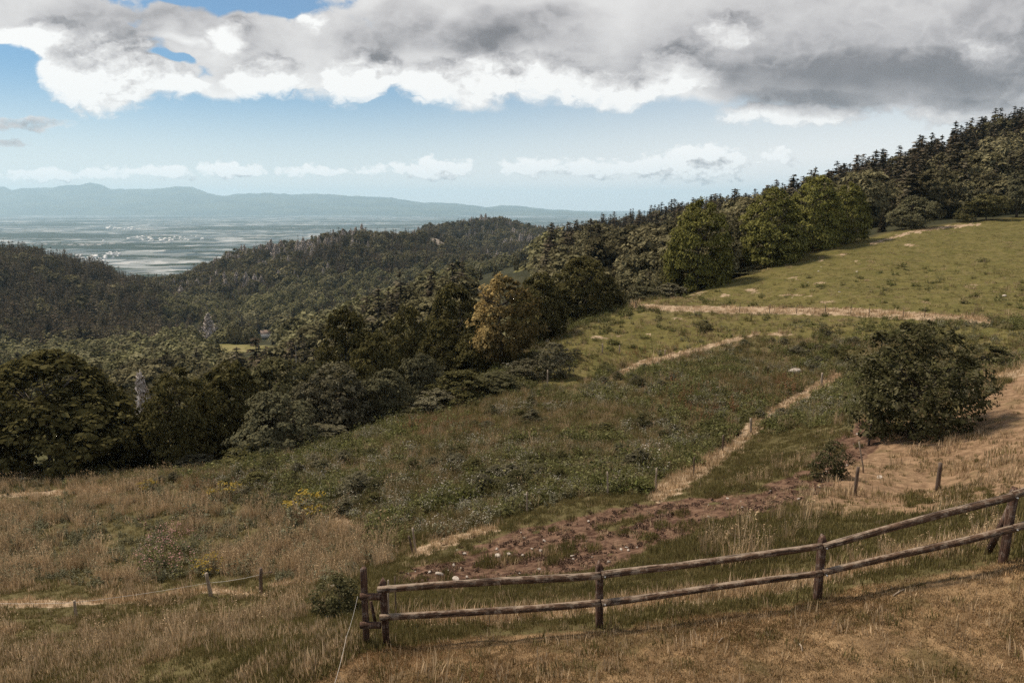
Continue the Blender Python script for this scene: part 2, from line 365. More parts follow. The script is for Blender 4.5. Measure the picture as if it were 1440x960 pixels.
    mp2 = nt.new('ShaderNodeMapping'); nt.link(geo.outputs['Position'], mp2.inputs[0]); mp2.inputs['Scale'].default_value = (.45,1,1); mp2.inputs['Rotation'].default_value = (0,0,-.1)
    wd = nt.noise(mp2.outputs[0], .00055, 6, .6)
    col = nt.mix(nt.smooth(wd, .525, .545), col, (.022,.030,.016))
    hd = nt.noise(mp2.outputs[0], .004, 4, .6)
    col = nt.mix(nt.smooth(hd, .545, .565), col, (.026,.034,.018))
    vil = nt.noise(geo.outputs['Position'], .0009, 2, .5); vf = nt.noise(geo.outputs['Position'], .02, 2, .5)
    col = nt.mix(nt.math('MULTIPLY', nt.smooth(vil, .63, .67), nt.smooth(vf, .52, .6)), col, (.46,.42,.40))
    principled(nt, out, col, 1, None, 0, 0)
    M['plain'] = m
    m, nt, out = material('far_woods')
    geo = nt.new('ShaderNodeNewGeometry')
    f = nt.noise(geo.outputs['Position'], .0008, 5, .6)
    principled(nt, out, nt.mix(nt.smooth(f, .4, .62), (.026,.034,.018), (.060,.066,.032)), 1, None, 0, 0)
    M['far_woods'] = m
    M['wall_white'] = plainmat('white_render', (.55,.52,.48), (.68,.65,.60), .5, .9, .01)
    M['tile_roof'] = plainmat('clay_roof_tiles', (.14,.10,.08), (.20,.15,.12), .5, .9, .02)
    M['pale_roof'] = plainmat('pale_sheet_roof', (.46,.44,.42), (.58,.56,.54), .3, .7, .02)
    M['dark_pane'] = plainmat('dark_window_panes', (.03,.03,.035), (.05,.05,.055), 1, .3, .001)
    m, nt, out = material('hazy_air')
    pv = nt.new('ShaderNodeVolumePrincipled'); pv.inputs['Color'].default_value = (.61,.84,1.0,1); pv.inputs['Density'].default_value = HAZE
    pv.inputs['Anisotropy'].default_value = .25; pv.inputs['Density Attribute'].default_value = ''; pv.inputs['Temperature Attribute'].default_value = ''; m.cycles.homogeneous_volume = True
    nt.link(pv.outputs[0], out.inputs['Volume']); M['haze'] = m
HAZE = 3.5e-5
build_materials()
# ------------------------------------------------------------------ sky, clouds, sun
SUN_EL, SUN_AZ = math.radians(54), math.radians(-60)      # azimuth from the view direction, positive to the right
SKY_K, SUN_K = .10, 5.0
def build_world():
    w = bpy.data.worlds.new('World'); SC.world = w; w.use_nodes = True
    w.node_tree.nodes.clear(); nt = NT(w.node_tree)
    sky = nt.new('ShaderNodeTexSky', sky_type='NISHITA'); sky.sun_disc = False
    sky.sun_elevation = SUN_EL; sky.sun_rotation = SUN_AZ; sky.altitude = 900
    sky.air_density = 1.1; sky.dust_density = .6; sky.ozone_density = 1.6
    grp = bpy.data.node_groups.new('cloud_density', 'ShaderNodeTree')
    grp.interface.new_socket('P', in_out='INPUT', socket_type='NodeSocketVector')
    for nm in ('D', 'Dark', 'Low', 'Heap'): grp.interface.new_socket(nm, in_out='OUTPUT', socket_type='NodeSocketFloat')
    g = NT(grp); gi = g.new('NodeGroupInput'); go = g.new('NodeGroupOutput')
    Pv = gi.outputs[0]
    sxx = g.new('ShaderNodeSeparateXYZ'); g.link(Pv, sxx.inputs[0]); Pv_x = sxx.outputs[0]
    sq = g.vmath('MULTIPLY', Pv, (1, 1.6, 1))
    def n2(vec, sc, det, rough=.5, col=False, dist=0): return g.noise(vec, sc, det, rough, dist, '2D', col)
    wn = n2(sq, 6.0, 3, .5, True)
    cw = g.vmath('SUBTRACT', wn, (.5,.5,.5))
    PW = g.vmath('ADD', Pv, g.vmath('MULTIPLY', cw, (.16,.085,0)))
    wn2 = n2(sq, 30.0, 3, .55, True)
    cw2 = g.vmath('SUBTRACT', wn2, (.5,.5,.5))
    PL = g.vmath('ADD', Pv, g.vmath('MULTIPLY', cw2, (.040,.018,0)))
    def blobs(vec, lst, soft=False):
        acc = None
        for (cx, cy, rx, ry, wt) in lst:
            p0, q0 = ray(cx, cy); px, _ = ray(cx+rx, cy); _, qy = ray(cx, cy-ry)
            ma = g.new('ShaderNodeVectorMath', operation='MULTIPLY_ADD'); g.link(vec, ma.inputs[0])
            sx_, sy_ = 1/float(px-p0), 1/float(qy-q0)
            ma.inputs[1].default_value = (sx_, sy_, 0); ma.inputs[2].default_value = (-float(p0)*sx_, -float(q0)*sy_, 0)
            d = g.vmath('DOT_PRODUCT', ma.outputs[0], ma.outputs[0]) if soft else g.vmath('LENGTH', ma.outputs[0])
            e = g.math('MULTIPLY_ADD', d, -wt, wt)
            acc = e if acc is None else g.math('MAXIMUM', acc, e)
        return acc
    top = blobs(PW, [(0,25,230,75,1.3),(165,104,130,50,1.7),(275,42,110,42,1.5),(300,118,90,34,1.2),(90,45,120,60,1.3),(350,75,120,72,1.3),(490,65,170,88,1.5),(680,52,280,112,1.6),
                     (960,57,290,112,1.6),(1260,60,330,116,1.7),(1500,60,260,120,1.7),(700,-60,1000,80,1.5),(700,-1500,6000,1500,2.0)])
    hole = blobs(PW, [(325,0,92,40,1.8),(226,77,44,11,1.1),(12,108,46,36,1.5)])
    swell = g.vmath('ADD', sq, g.vmath('MULTIPLY', cw2, (.05,.05,0)))
    def billow(vec, sc, det):
        nd = g.new('ShaderNodeTexNoise', noise_dimensions='2D'); g.link(vec, nd.inputs['Vector']); nd.inputs['Scale'].default_value = sc
        nd.inputs['Detail'].default_value = det; nd.inputs['Roughness'].default_value = .5
        return g.math('ABSOLUTE', g.math('MULTIPLY_ADD', nd.outputs[0], 2.0, -1.0))
    p1 = billow(swell, 9.0, 0); p2 = billow(swell, 21.0, 1); p3 = billow(swell, 52.0, 2)
    puff = g.math('MULTIPLY_ADD', p3, .34, g.math('MULTIPLY_ADD', p2, .62, g.math('MULTIPLY_ADD', p1, .75, -.36)))
    f1 = n2(sq, 6.5, 6, .55, False, .2)
    top = g.math('SUBTRACT', g.math('MINIMUM', top, .55), g.math('MULTIPLY', g.math('MAXIMUM', hole, 0.0), 1.1))
    soft = g.smooth(Pv_x, -.10, .12)            # crisp heaps on the left, torn layer cloud on the right
    d1 = g.math('ADD', top, g.math('ADD', g.math('MULTIPLY', g.math('SUBTRACT', f1, .5), 1.0), g.math('MULTIPLY', puff, g.math('MULTIPLY_ADD', soft, -.22, .46))))
    low = blobs(PL, [(60,246,75,11,.75),(145,243,45,10,.7),(225,241,60,11,.75),(325,239,60,12,.85),(440,241,60,9,.62),(520,240,40,8,.5),(608,238,62,17,1.1),(745,234,42,16,.95),(830,237,60,15,.9),(895,237,50,16,.9),(985,230,74,31,1.2),(1092,220,34,14,.7)])
    fl = n2(sq, 40.0, 5, .6)
    pl = g.math('MULTIPLY_ADD', billow(g.vmath('ADD', sq, g.vmath('MULTIPLY', cw2, (.012,.012,0))), 48.0, 2), .55, -.12)
    dl = g.math('ADD', g.math('MINIMUM', low, .5), g.math('MULTIPLY_ADD', g.math('SUBTRACT', fl, .5), 1.0, pl))
    grey = blobs(PL, [(40,174,75,12,1.0),(12,201,36,8,1.0)])
    dg = g.math('ADD', g.math('MINIMUM', grey, .4), g.math('SUBTRACT', fl, .62))
    D = g.math('MAXIMUM', d1, g.math('MAXIMUM', dl, g.math('MULTIPLY', dg, .6)))
    dark = blobs(PW, [(1250,122,330,92,1.15),(1180,45,360,90,.6),(1500,80,300,150,.8),(650,42,230,46,.85),(200,30,190,36,.55),(75,78,70,24,.6),(350,60,60,30,.35),(880,80,170,50,.6),(330,110,90,25,.35),(35,176,90,30,1.0),(500,100,60,30,.3)], True)
    dark = g.math('MAXIMUM', dark, g.math('MULTIPLY', g.math('MAXIMUM', grey, 0.0), 1.4))
    dark = g.math('MULTIPLY', g.math('MAXIMUM', dark, 0.0), g.math('MULTIPLY_ADD', p2, .5, g.math('MULTIPLY_ADD', f1, 1.5, .10)), clamp=True)
    dark = g.smooth(dark, -.05, 1.0)
    # bright heaps standing in front of the grey layer
    PH = g.vmath('ADD', Pv, g.vmath('ADD', g.vmath('MULTIPLY', cw, (.07,.05,0)), g.vmath('MULTIPLY', cw2, (.022,.016,0))))
    heap = blobs(PH, [(150,98,135,58,1.2),(60,62,80,40,1.0),(235,118,60,34,1.1),(372,108,68,40,1.15),(330,50,46,30,.62),(430,22,50,22,.5),(505,106,62,52,1.2),(600,120,70,34,.9),(700,108,120,42,.95),(860,118,150,40,.95),(960,95,90,46,.9),(1030,45,60,34,.7),(1130,165,120,20,.6),(1340,158,160,18,.5),(1400,60,90,30,.5)])
    heap = g.math('ADD', g.math('MINIMUM', heap, .5), g.math('ADD', g.math('MULTIPLY', puff, .55), g.math('MULTIPLY', g.math('SUBTRACT', f1, .5), .45)))
    heap = g.math('SUBTRACT', heap, g.math('MULTIPLY', g.math('MAXIMUM', hole, 0.0), .8))
    D = g.math('MAXIMUM', D, g.math('MINIMUM', heap, .8))
    for k, v in enumerate((D, dark, dl, heap)): g.link(v, go.inputs[k])
    tc = nt.new('ShaderNodeTexCoord'); sx = nt.new('ShaderNodeSeparateXYZ'); nt.link(tc.outputs['Generated'], sx.inputs[0])
    # direction -> tangents of azimuth and elevation, mirrored behind
    yy = nt.math('MAXIMUM', nt.math('ABSOLUTE', sx.outputs[1]), .12)
    cx = nt.new('ShaderNodeCombineXYZ'); nt._in(cx.inputs[0], nt.math('DIVIDE', sx.outputs[0], yy)); nt._in(cx.inputs[1], nt.math('DIVIDE', sx.outputs[2], yy))
    def dens(vec):
        nd = nt.new('ShaderNodeGroup'); nd.node_tree = grp; nt.link(vec, nd.inputs[0]); return nd.outputs
    o0 = dens(cx.outputs[0]); dq = nt.math('MULTIPLY_ADD', nt.smooth(nt.math('DIVIDE', sx.outputs[2], yy), .075, .11), -.034, .014)
    off = nt.new('ShaderNodeCombineXYZ'); off.inputs[0].default_value = -.018; nt.link(dq, off.inputs[1])
    o1 = dens(nt.vmath('ADD', cx.outputs[0], off.outputs[0]))
    alpha = nt.smooth(o0[0], -.06, .34)
    thick = nt.smooth(o0[0], .25, .95)
    rel = nt.math('SUBTRACT', o0[0], o1[0])
    isl = nt.smooth(o0[2], .0, .15)
    relh = nt.math('SUBTRACT', o0[3], o1[3])
    heap = nt.math('MULTIPLY', nt.smooth(o0[3], .02, .42), nt.math('MULTIPLY_ADD', o0[1], -.75, 1.0))
    s = nt.math('MULTIPLY_ADD', rel, nt.math('MULTIPLY_ADD', isl, 1.0, .28), .74)
    s = nt.math('SUBTRACT', s, nt.math('MULTIPLY', thick, .14))
    s = nt.math('ADD', s, nt.math('MULTIPLY', heap, nt.math('MULTIPLY_ADD', relh, .95, .09)))
    s = nt.math('ADD', s, nt.math('MULTIPLY', heap, nt.math('MULTIPLY_ADD', nt.math('MINIMUM', o0[3], 1.0), .42, -.26)))
    s = nt.math('SUBTRACT', s, nt.math('MULTIPLY', o0[1], nt.math('MULTIPLY_ADD', heap, -.25, .48)))
    s = nt.math('ADD', s, nt.math('MULTIPLY', isl, .16), clamp=True)
    col = nt.ramp(s, [(0,(1.0,.94,1.0)),(.2,(1.9,1.78,1.86)),(.45,(4.4,4.2,4.22)),(.7,(6.4,6.2,6.1)),(1,(8.7,8.6,8.4))])
    # sky colour of the clear part; a pale veil towards the right and the horizon
    veil = nt.smooth(sx.outputs[0], -.35, .55)
    el = nt.smooth(sx.outputs[2], .0, .17)
    vl = nt.math('MULTIPLY_ADD', nt.math('SUBTRACT', 1.0, el), .80, nt.math('MULTIPLY_ADD', veil, .40, .06), clamp=True)
    skyc = nt.mix(1.0, sky.outputs[0], (.34,.58,.72), 'MULTIPLY')
    clear = nt.mix(vl, skyc, (8.2,8.1,7.9))
    col = nt.vmath('SCALE', col, nt.math('MULTIPLY_ADD', nt.smooth(o0[2], .02, .2), .06, 1.0))
    fin = nt.mix(alpha, clear, col)
    up = nt.math('GREATER_THAN', sx.outputs[2], -.02)
    bg = nt.new('ShaderNodeBackground'); bg.inputs[1].default_value = SKY_K; nt.link(fin, bg.inputs[0])
    out = nt.new('ShaderNodeOutputWorld'); nt.link(bg.outputs[0], out.inputs[0])
    w.cycles.sampling_method = 'NONE'
    L = bpy.data.lights.new('sun', 'SUN'); L.energy = SUN_K; L.angle = math.radians(9); L.color = (1, .89, .74)
    lo = bpy.data.objects.new('sun', L); COL.objects.link(lo)
    d = Vector((math.sin(SUN_AZ)*math.cos(SUN_EL), math.cos(SUN_AZ)*math.cos(SUN_EL), math.sin(SUN_EL)))
    lo.rotation_euler = d.to_track_quat('Z', 'Y').to_euler()
    lo.location = (0, 0, 60)
build_world()
SC.view_settings.view_transform = 'Standard'; SC.view_settings.look = 'None'; SC.view_settings.gamma = 1
SC.view_settings.exposure = .22
SC.cycles.use_denoising = False; SC.cycles.use_adaptive_sampling = False; SC.cycles.max_bounces = 5; SC.cycles.diffuse_bounces = 2; SC.cycles.transmission_bounces = 3; SC.cycles.volume_bounces = 1
SC.cycles.glossy_bounces = 1; SC.cycles.caustics_reflective = False; SC.cycles.caustics_refractive = False
# ------------------------------------------------------------------ ground cover map
def seg_dist(U, V, pts):
    """pixel distance to a polyline, with the interpolated width at the nearest point"""
    best = np.full(np.shape(U), 1e9); wid = np.zeros(np.shape(U))
    for (a, b) in zip(pts[:-1], pts[1:]):
        dx, dy = b[0]-a[0], b[1]-a[1]; t = np.clip(((U-a[0])*dx+(V-a[1])*dy)/(dx*dx+dy*dy), 0, 1)
        d = np.hypot(U-a[0]-t*dx, V-a[1]-t*dy); w = a[2]+(b[2]-a[2])*t
        k = d/w < best; best = np.where(k, d/w, best)
    return best      # 1 = on the edge
def inside(U, V, poly, soft=14):
    """soft mask of a polygon in plan (given through the sight lines of its corners)"""
    U = np.asarray(U, float); V = np.asarray(V, float); c = np.zeros(U.shape, bool); best = np.full(U.shape, 1e9)
    n = len(poly)
    for i in range(n):
        (x1,y1),(x2,y2) = poly[i], poly[(i+1)%n]
        k = ((y1 > V) != (y2 > V)) & (U < (x2-x1)*(V-y1)/((y2-y1) or 1e-9)+x1); c ^= k
        dx, dy = x2-x1, y2-y1; t = np.clip(((U-x1)*dx+(V-y1)*dy)/(dx*dx+dy*dy+1e-9), 0, 1)
        best = np.minimum(best, np.hypot(U-x1-t*dx, V-y1-t*dy))
    return sstep(-soft, soft, np.where(c, best, -best))
EDGE = np.array([(-400,63),(0,63),(150,64),(300,64),(400,66),(500,71),(600,78),(700,92),(780,106),(830,118),(880,128),(940,137),(1000,146),(1090,158),(1200,172),(1250,181),(1330,188),(1440,196),(1600,206),(1900,210)], float)
_eu = ray(EDGE[:,0], 480)[0]
def edge_y(u): return np.interp(u, _eu, EDGE[:,1])
PATHS = [[(925,694,13),(965,672,14),(1000,650,14),(1030,624,12),(1060,600,11),(1110,566,9.5),(1150,545,8.5),(1180,531,7.5)],
         [(585,778,8),(640,757,8),(695,742,6)],
         [(885,429,3),(940,433,5),(1000,435,5.5),(1100,437,6),(1200,439,7),(1300,445,6.5),(1392,451,4)],
         [(1065,469,1.8),(1020,481,3),(980,492,4),(900,512,6),(845,540,4)],
         [(-60,850,7),(100,848,6),(200,843,6),(290,829,6),(370,838,3)],
         [(380,824,4),(440,817,4),(470,800,4)],
         [(1225,343,1.6),(1280,327,2.0),(1330,319,2.0),(1380,315,1.4)],
         [(560,872,9),(700,868,11),(850,852,12),(1000,838,11),(1150,816,11),(1290,782,12),(1420,745,10)],
         [(1370,545,5),(1410,530,6),(1460,515,7)],
         [(480,735,14),(510,755,9)], [(0,697,3),(120,690,6),(170,688,4)],[(310,655,3),(400,640,4),(520,600,3),(600,572,3)]]
MUDP = [(545,812),(620,775),(690,757),(760,738),(860,712),(980,694),(1075,684),(1130,655),(1170,620),(1215,585),(1262,585),(1240,615),(1205,650),(1150,690),(1090,712),(1020,736),(940,768),(860,794),(770,812),(690,824),(600,832)]
DRYP = [(1120,715),(1180,660),(1235,612),(1330,578),(1400,548),(1480,505),(1900,400),(1900,720),(1640,700),(1440,690),(1330,718),(1200,722)]
LAWNP = [(505,915),(540,908),(845,886),(1157,844),(1425,788),(1600,750),(1900,690),(2600,800),(2600,2400),(300,2400),(330,1010),(470,945)]
PASTP = [(890,426),(1000,405),(1090,372),(1200,338),(1300,318),(1440,300),(1640,270),(2000,190),(2000,400),(1640,450),(1385,448),(1250,436),(1000,430)]
PAST2 = [(770,480),(890,434),(1240,446),(1400,460),(1640,450),(1640,500),(1400,520),(1260,470),(1150,480),(1060,475),(900,508),(800,545),(740,540)]
STRAWM = [(-700,700),(-300,690),(200,676),(330,700),(420,730),(520,750),(560,790),(450,815),(300,815),(0,828),(-300,832),(-700,850)]
STRAWP = [(1018,415,12,4),(975,411,16,5),(1060,408,14,4),(1118,414,22,5),(1150,397,16,4),(1152,364,14,3),(1185,358,10,3),(1205,366,10,2.5),(1120,392,12,3),(1220,395,8,2.5),(1105,371,14,3),(1225,408,10,2.5),(1275,344,14,3),(1090,470,20,3.5),(915,468,16,3.5),(870,472,14,3),(955,448,12,2.5),(840,475,12,3),(1160,425,20,3),(1300,425,16,2.5),(1370,400,12,2.5)]
def zones(x, y, z):
    U, V = pix(x, y, z); n = (fbm(x/2.2, y/2.2, 4, 21)-.5); nb = (fbm(x/.45, y/.45, 3, 31)-.5)
    W = V + n*34*np.clip(14/np.maximum(y,1)*2, .25, 1.3); X = U + nb*26*np.clip(25/np.maximum(y,1), .2, 1.2)
    Zd = {}
    far = y > edge_y(x/y)+1
    st = np.zeros(np.shape(U))
    for p in PATHS: st = np.maximum(st, 1-sstep(.45, 1.15, seg_dist(X, V+nb*5, p) + n*.55))
    for (cu, cv, ru, rv) in STRAWP: st = np.maximum(st, .62*(1-sstep(.2, 1.0, np.hypot((X-cu)/ru, (V-cv+nb*4)/rv)+n*2.6+nb*1.2)))
    Zd['straw'] = np.where(far, 0, st)
    Zd['mud'] = np.where(far, 0, inside(X, W, MUDP, 9)*sstep(.28, .42, fbm(x/1.1, y/1.1, 3, 41)+.10))
    Zd['dry'] = np.where(far, 0, inside(X, W, DRYP, 9))
    Zd['lawn'] = inside(X, W, LAWNP, 14)
    Zd['pasture'] = np.where(far, 0, np.maximum(inside(U, V, PASTP, 5), .8*inside(U, V+n*20, PAST2, 7)))
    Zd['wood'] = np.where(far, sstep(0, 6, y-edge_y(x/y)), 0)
    Zd['strawm'] = inside(X, W, STRAWM, 10)
    cl = np.zeros(np.shape(U))
    for (x0,y0,x1,y1,rx,s) in CLEAR:
        dx, dy = x1-x0, y1-y0; t = np.clip(((x-x0)*dx+(y-y0)*dy)/(dx*dx+dy*dy), 0, 1)
        cl = np.maximum(cl, 1-sstep(.8, 1.15, np.hypot(x-x0-t*dx, y-y0-t*dy)/rx + n*.3))
    Zd['clearing'] = cl
    pl = np.zeros(np.shape(U))
    for (cx_, cy_, r) in PALE: pl = np.maximum(pl, 1-sstep(.5, 1.0, np.hypot(x-cx_, (y-cy_)*.6)/r + n*.8))
    Zd['pale'] = pl
    return Zd
def _c2(U0, V0, U1, V1, r):
    a = hit(U0, V0); b = hit(U1, V1); return (a.x, a.y, b.x, b.y, r, 0)
CLEAR = [_c2(315,486,352,492,14), _c2(665,398,748,368,13)]
PALE = [(*hit(560,362)[:2], 24), (*hit(640,345)[:2], 34), (*hit(655,357)[:2], 30), (*hit(615,340)[:2], 18), (*hit(430,338)[:2],10)]
print('HITS', hit(348,489), hit(372,471), hit(740,372), hit(690,392), hit(292,475))
def build_ground():
    nu, l0, l1 = 620, math.log(2.8), math.log(3600)
    ls = [l0]
    while ls[-1] < l1:                      # rows close together where the hillside is near
        y = math.exp(ls[-1]); ls.append(ls[-1] + (.0050 if y < 60 else .0065 if y < 260 else .011))
    l = np.array(ls); u = np.concatenate([np.linspace(-1.95, -.96, 61)[:-1], np.linspace(-.96, .96, 570), np.linspace(.96, 1.95, 61)[1:]]); nu = len(u)
    uu, ll = np.meshgrid(u, l); y = np.exp(ll); x = uu*y; z = H(x, y)
    nl = len(l); i = np.arange(nl-1)[:,None]*nu + np.arange(nu-1)[None]
    F = np.stack([i, i+1, i+nu+1, i+nu], -1).reshape(-1, 4)
    zz = zones(x.ravel(), y.ravel(), z.ravel())
    zv = z.ravel() - zz['mud']*.10*(1+fbm(x.ravel()/.3, y.ravel()/.3, 2, 77)) + zz['straw']*0
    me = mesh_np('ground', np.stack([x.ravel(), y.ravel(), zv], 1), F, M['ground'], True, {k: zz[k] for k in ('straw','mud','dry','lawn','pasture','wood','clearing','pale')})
    tag(obj('ground', me), 'dry grassy hillside falling to wooded valley and hills', None, None, 'structure')
    # the plain: one sheet to the horizon
    r = np.concatenate([[0], np.geomspace(900, 45500, 60)]); V = [(0, 0, PLAIN_Z)]; n = 96
    for q in r[1:]: V += [(q*math.cos(2*math.pi*k/n), q*math.sin(2*math.pi*k/n), PLAIN_Z) for k in range(n)]
    T = [(0, 1+k, 1+(k+1)%n) for k in range(n)]; Q = [(1+a*n+k, 1+(a+1)*n+k, 1+(a+1)*n+(k+1)%n, 1+a*n+(k+1)%n) for a in range(len(r)-2) for k in range(n)]
    tag(obj('plain', mesh_np('plain', V, [np.array(T), np.array(Q)], M['plain'])), 'wide flat plain of fields, woods and villages below the hills', None, None, 'structure')
    # blue range on the far side of the plain
    prof = [(-500,262),(-300,258),(-100,264),(0,262),(40,263),(80,260),(112,259),(125,255),(140,258),(155,262),(200,262),(245,261),(290,263),(330,261),(370,262),(400,266),(430,266),(460,268),(490,271),(530,274),(570,279),(610,282),(660,285),(720,288.5),(790,293),(860,301)]
    pu = np.array([p[0] for p in prof], float); pv = np.array([p[1] for p in prof], float)
    U = np.linspace(-330, 860, 340); Vt = np.interp(U, pu, pv) + (fbm(U/30, U*0, 4, 51)-.5)*3.0
    Y0 = 33000.0; rows = 26; tt = np.linspace(-1, 1, rows)
    us, ts = ray(U, Vt); V = []
    for k, t in enumerate(tt):
        Y = Y0 + t*6500; prf = (1-abs(t))**.8
        for a in range(len(U)):
            top = ts[a]*Y0 - PLAIN_Z
            top = max(top, 0)
            rid = .55 + .7*fbm(us[a]*22+t*.8, t*2.2+us[a]*5, 4, 61) if abs(t) > .02 else 1.0
            V.append((us[a]*Y, Y, PLAIN_Z - 3 + top*prf*min(rid, 1.0)))
    nu2 = len(U); i = np.arange(rows-1)[:,None]*nu2 + np.arange(nu2-1)[None]
    F = np.stack([i, i+1, i+nu2+1, i+nu2], -1).reshape(-1, 4)
    tag(obj('mountains', mesh_np('mountains', V, F, M['far_woods'], True)), 'low blue mountain range across the plain', None, None, 'structure')
    # hazy air
    b = MB(); z0, z1 = PLAIN_Z-4, 890.0; b.box((0, 0, (z0+z1)/2), (96000, 96000, z1-z0))
    h = tag(obj('haze', b.mesh('haze', M['haze'])), 'thin bluish haze over hills and plain', None, None, 'stuff')
build_ground()
# ------------------------------------------------------------------ plants: shapes
def unit(v): return v/np.maximum(np.linalg.norm(v, axis=-1, keepdims=True), 1e-9)
def leaves(C, N, S, r, asp=1.6):
    """one rhombic leaf per row: centre, normal, size"""
    n = len(C); a = unit(np.cross(N, r.normal(size=(n,3)))); b = unit(np.cross(N, a)); S = np.asarray(S).reshape(-1,1)
    V = np.stack([C-a*S*asp*.5, C-b*S*.5+N*S*.08, C+a*S*asp*.5, C+b*S*.5+N*S*.08], 1).reshape(-1,3)
    return V, np.arange(n*4).reshape(-1,4)
def blades(C, Hh, W, lean, r):
    """grass blades: base, height, width, lean vector; two segments each"""
    n = len(C); side = unit(np.stack([r.normal(size=n), r.normal(size=n), np.zeros(n)], 1))*W.reshape(-1,1)*.5
    up = np.array([0,0,1.0]); h = Hh.reshape(-1,1)
    m = C + up*h*.6 + lean*h*.35; t = C + up*h + lean*h
    V = np.stack([C-side, C+side, m+side*.75, m-side*.75, t], 1).reshape(-1,3)
    k = np.arange(n)[:,None]*5
    return V, k+np.array([[0,1,2,3]]), k+np.array([[3,2,4]])
def crown_mesh(name, mat, seed, nclump, nleaf, leaf, prof, clump=.17, flat=.62, inner=.25, lobes=5, lobe=.14, droop=0., ragged=.10):
    """crown of unit height and unit width: leaf sprays gathered in domed clumps over an uneven envelope"""
    r = np.random.default_rng(seed); zs, rs = np.array(prof).T
    ph = r.uniform(0, 6.28, lobes); zc = r.uniform(.15, .85, lobes)
    h = []; 
    while len(h) < nclump:
        z = r.uniform(zs[0], zs[-1]); rr = np.interp(z, zs, rs)
        if r.uniform() < (rr+.06)/.56: h.append(z)
    h = np.array(h); th = r.uniform(0, 6.28, nclump)
    lob = 1 + sum(lobe*np.cos(th-ph[k])*np.exp(-((h-zc[k])/.22)**2) for k in range(lobes))
    R = np.interp(h, zs, rs)*lob*(1 + r.normal(size=nclump)*ragged)
    f = np.where(r.uniform(size=nclump) < inner, r.uniform(.25, .85, nclump), r.uniform(.86, 1.0, nclump))
    R = R*f
    cc = np.stack([R*np.cos(th), R*np.sin(th), h], 1)
    V = []; 
    cs = clump*(.55 + .75*r.uniform(size=nclump))*(.75+.5*np.interp(h, zs, rs)/.5)
    n = nclump*nleaf; ci = np.repeat(np.arange(nclump), nleaf)
    d = unit(r.normal(size=(n,3))); d[:,2] = np.where(d[:,2] < -.15, -d[:,2]*.5, d[:,2])
    out = unit(np.stack([cc[:,0], cc[:,1], (cc[:,2]-.45)*.8+.1], 1))[ci]
    d = unit(d + out*.45)
    rad = cs[ci]*np.power(r.uniform(.15, 1, n), .4)
    C = cc[ci] + d*rad[:,None]*np.array([1,1,flat])
    C[:,2] -= droop*rad
    N = unit(d*.7 + out*.35 + np.array([0,0,.55]) + r.normal(size=(n,3))*.45)
    S = leaf*r.uniform(.55, 1.4, n)*np.exp(r.normal(size=nclump)*.22)[ci]
    C[:,2] = np.maximum(C[:,2], .004)
    Vv, Q = leaves(C, N, S, r)
    return mesh_np(name, Vv, Q, mat)
def trunk_mesh(name, mat, seed, top=.75, rad=.028, limbs=7, spread=.34, lean=.03):
    r = np.random.default_rng(seed); b = MB()
    pts = [(0,0,-.03)]; n = 7
    for k in range(1, n+1): pts.append((r.normal()*lean*k/n, r.normal()*lean*k/n, top*k/n))
    b.tube(pts, [rad*1.5]+[rad*(1-.8*k/n) for k in range(1, n+1)], 8)
    for k in range(limbs):
        i = r.integers(2, n); p = np.array(pts[i]); a = 6.28*k/limbs + r.normal()*.4
        e = p + np.array([math.cos(a)*spread*r.uniform(.6,1), math.sin(a)*spread*r.uniform(.6,1), r.uniform(.12,.30)])
        m = (p+e)/2 + np.array([0,0,-.02]); b.tube([p, m, e], [rad*.5, rad*.36, rad*.12], 5)
        for q in range(2):
            e2 = m + np.array([r.normal()*.12, r.normal()*.12, r.uniform(.08,.18)]); b.tube([m, (m+e2)/2, e2], [rad*.25, rad*.18, rad*.07], 4)
    return b.mesh(name, mat, True)
def spruce_mesh(name, mats, seed, w=.17, whorls=20, skirt=.05, gap=.1, nl=9):
    """unit height; drooping boughs of needle sprays round a straight stem"""
    r = np.random.default_rng(seed); b = MB()
    b.tube([(0,0,-.03),(0,0,.5),(0,0,.985)], [.013,.008,.002], 6, 1)
    C = []; N = []; S = []
    for k in range(whorls):
        t = (k + r.uniform(-.5,.5))/whorls; t = min(max(t, 0), .99); z = skirt + (1-skirt)*t
        R = w*((1-t)**.66)*(.8+.4*r.uniform()) + .016
        nb = max(4, int(9*(1-t)+3))
        a0 = r.uniform(0, 6.28)
        for q in range(nb):
            if r.uniform() < gap: continue
            a = a0 + 6.28*q/nb + r.normal()*.15; L = R*r.uniform(.7,1.15)
            m = max(3, int(nl*(1-t)+2))
            s = np.linspace(.15, 1, m)
            zj = z + r.normal()*.016; px = np.stack([np.cos(a)*L*s, np.sin(a)*L*s, zj - L*.42*s**1.5 + .02*s], 1) + r.normal(size=(m,3))*L*.07
            nn = np.stack([np.cos(a)*.35+r.normal(size=m)*.35, np.sin(a)*.35+r.normal(size=m)*.35, np.ones(m)], 1)
            C.append(px); N.append(unit(nn)); S.append((.029+.025*(1-t))*r.uniform(.7,1.3,m))
    C.append(np.stack([np.zeros(5), np.zeros(5), np.linspace(.93,1,5)],1)); N.append(unit(r.normal(size=(5,3))+np.array([0,0,.3]))); S.append(np.full(5,.018))
    V, Q = leaves(np.concatenate(C), np.concatenate(N), np.concatenate(S), r, 1.7)
    b.add(V, Q, None, 0)
    return b.mesh(name, mats)
ROUND = [(.06,.30),(.16,.44),(.32,.50),(.52,.485),(.70,.41),(.84,.29),(.94,.15),(.985,.04)]
DOME = [(.02,.42),(.14,.49),(.30,.50),(.50,.46),(.68,.38),(.83,.27),(.94,.14),(.985,.04)]
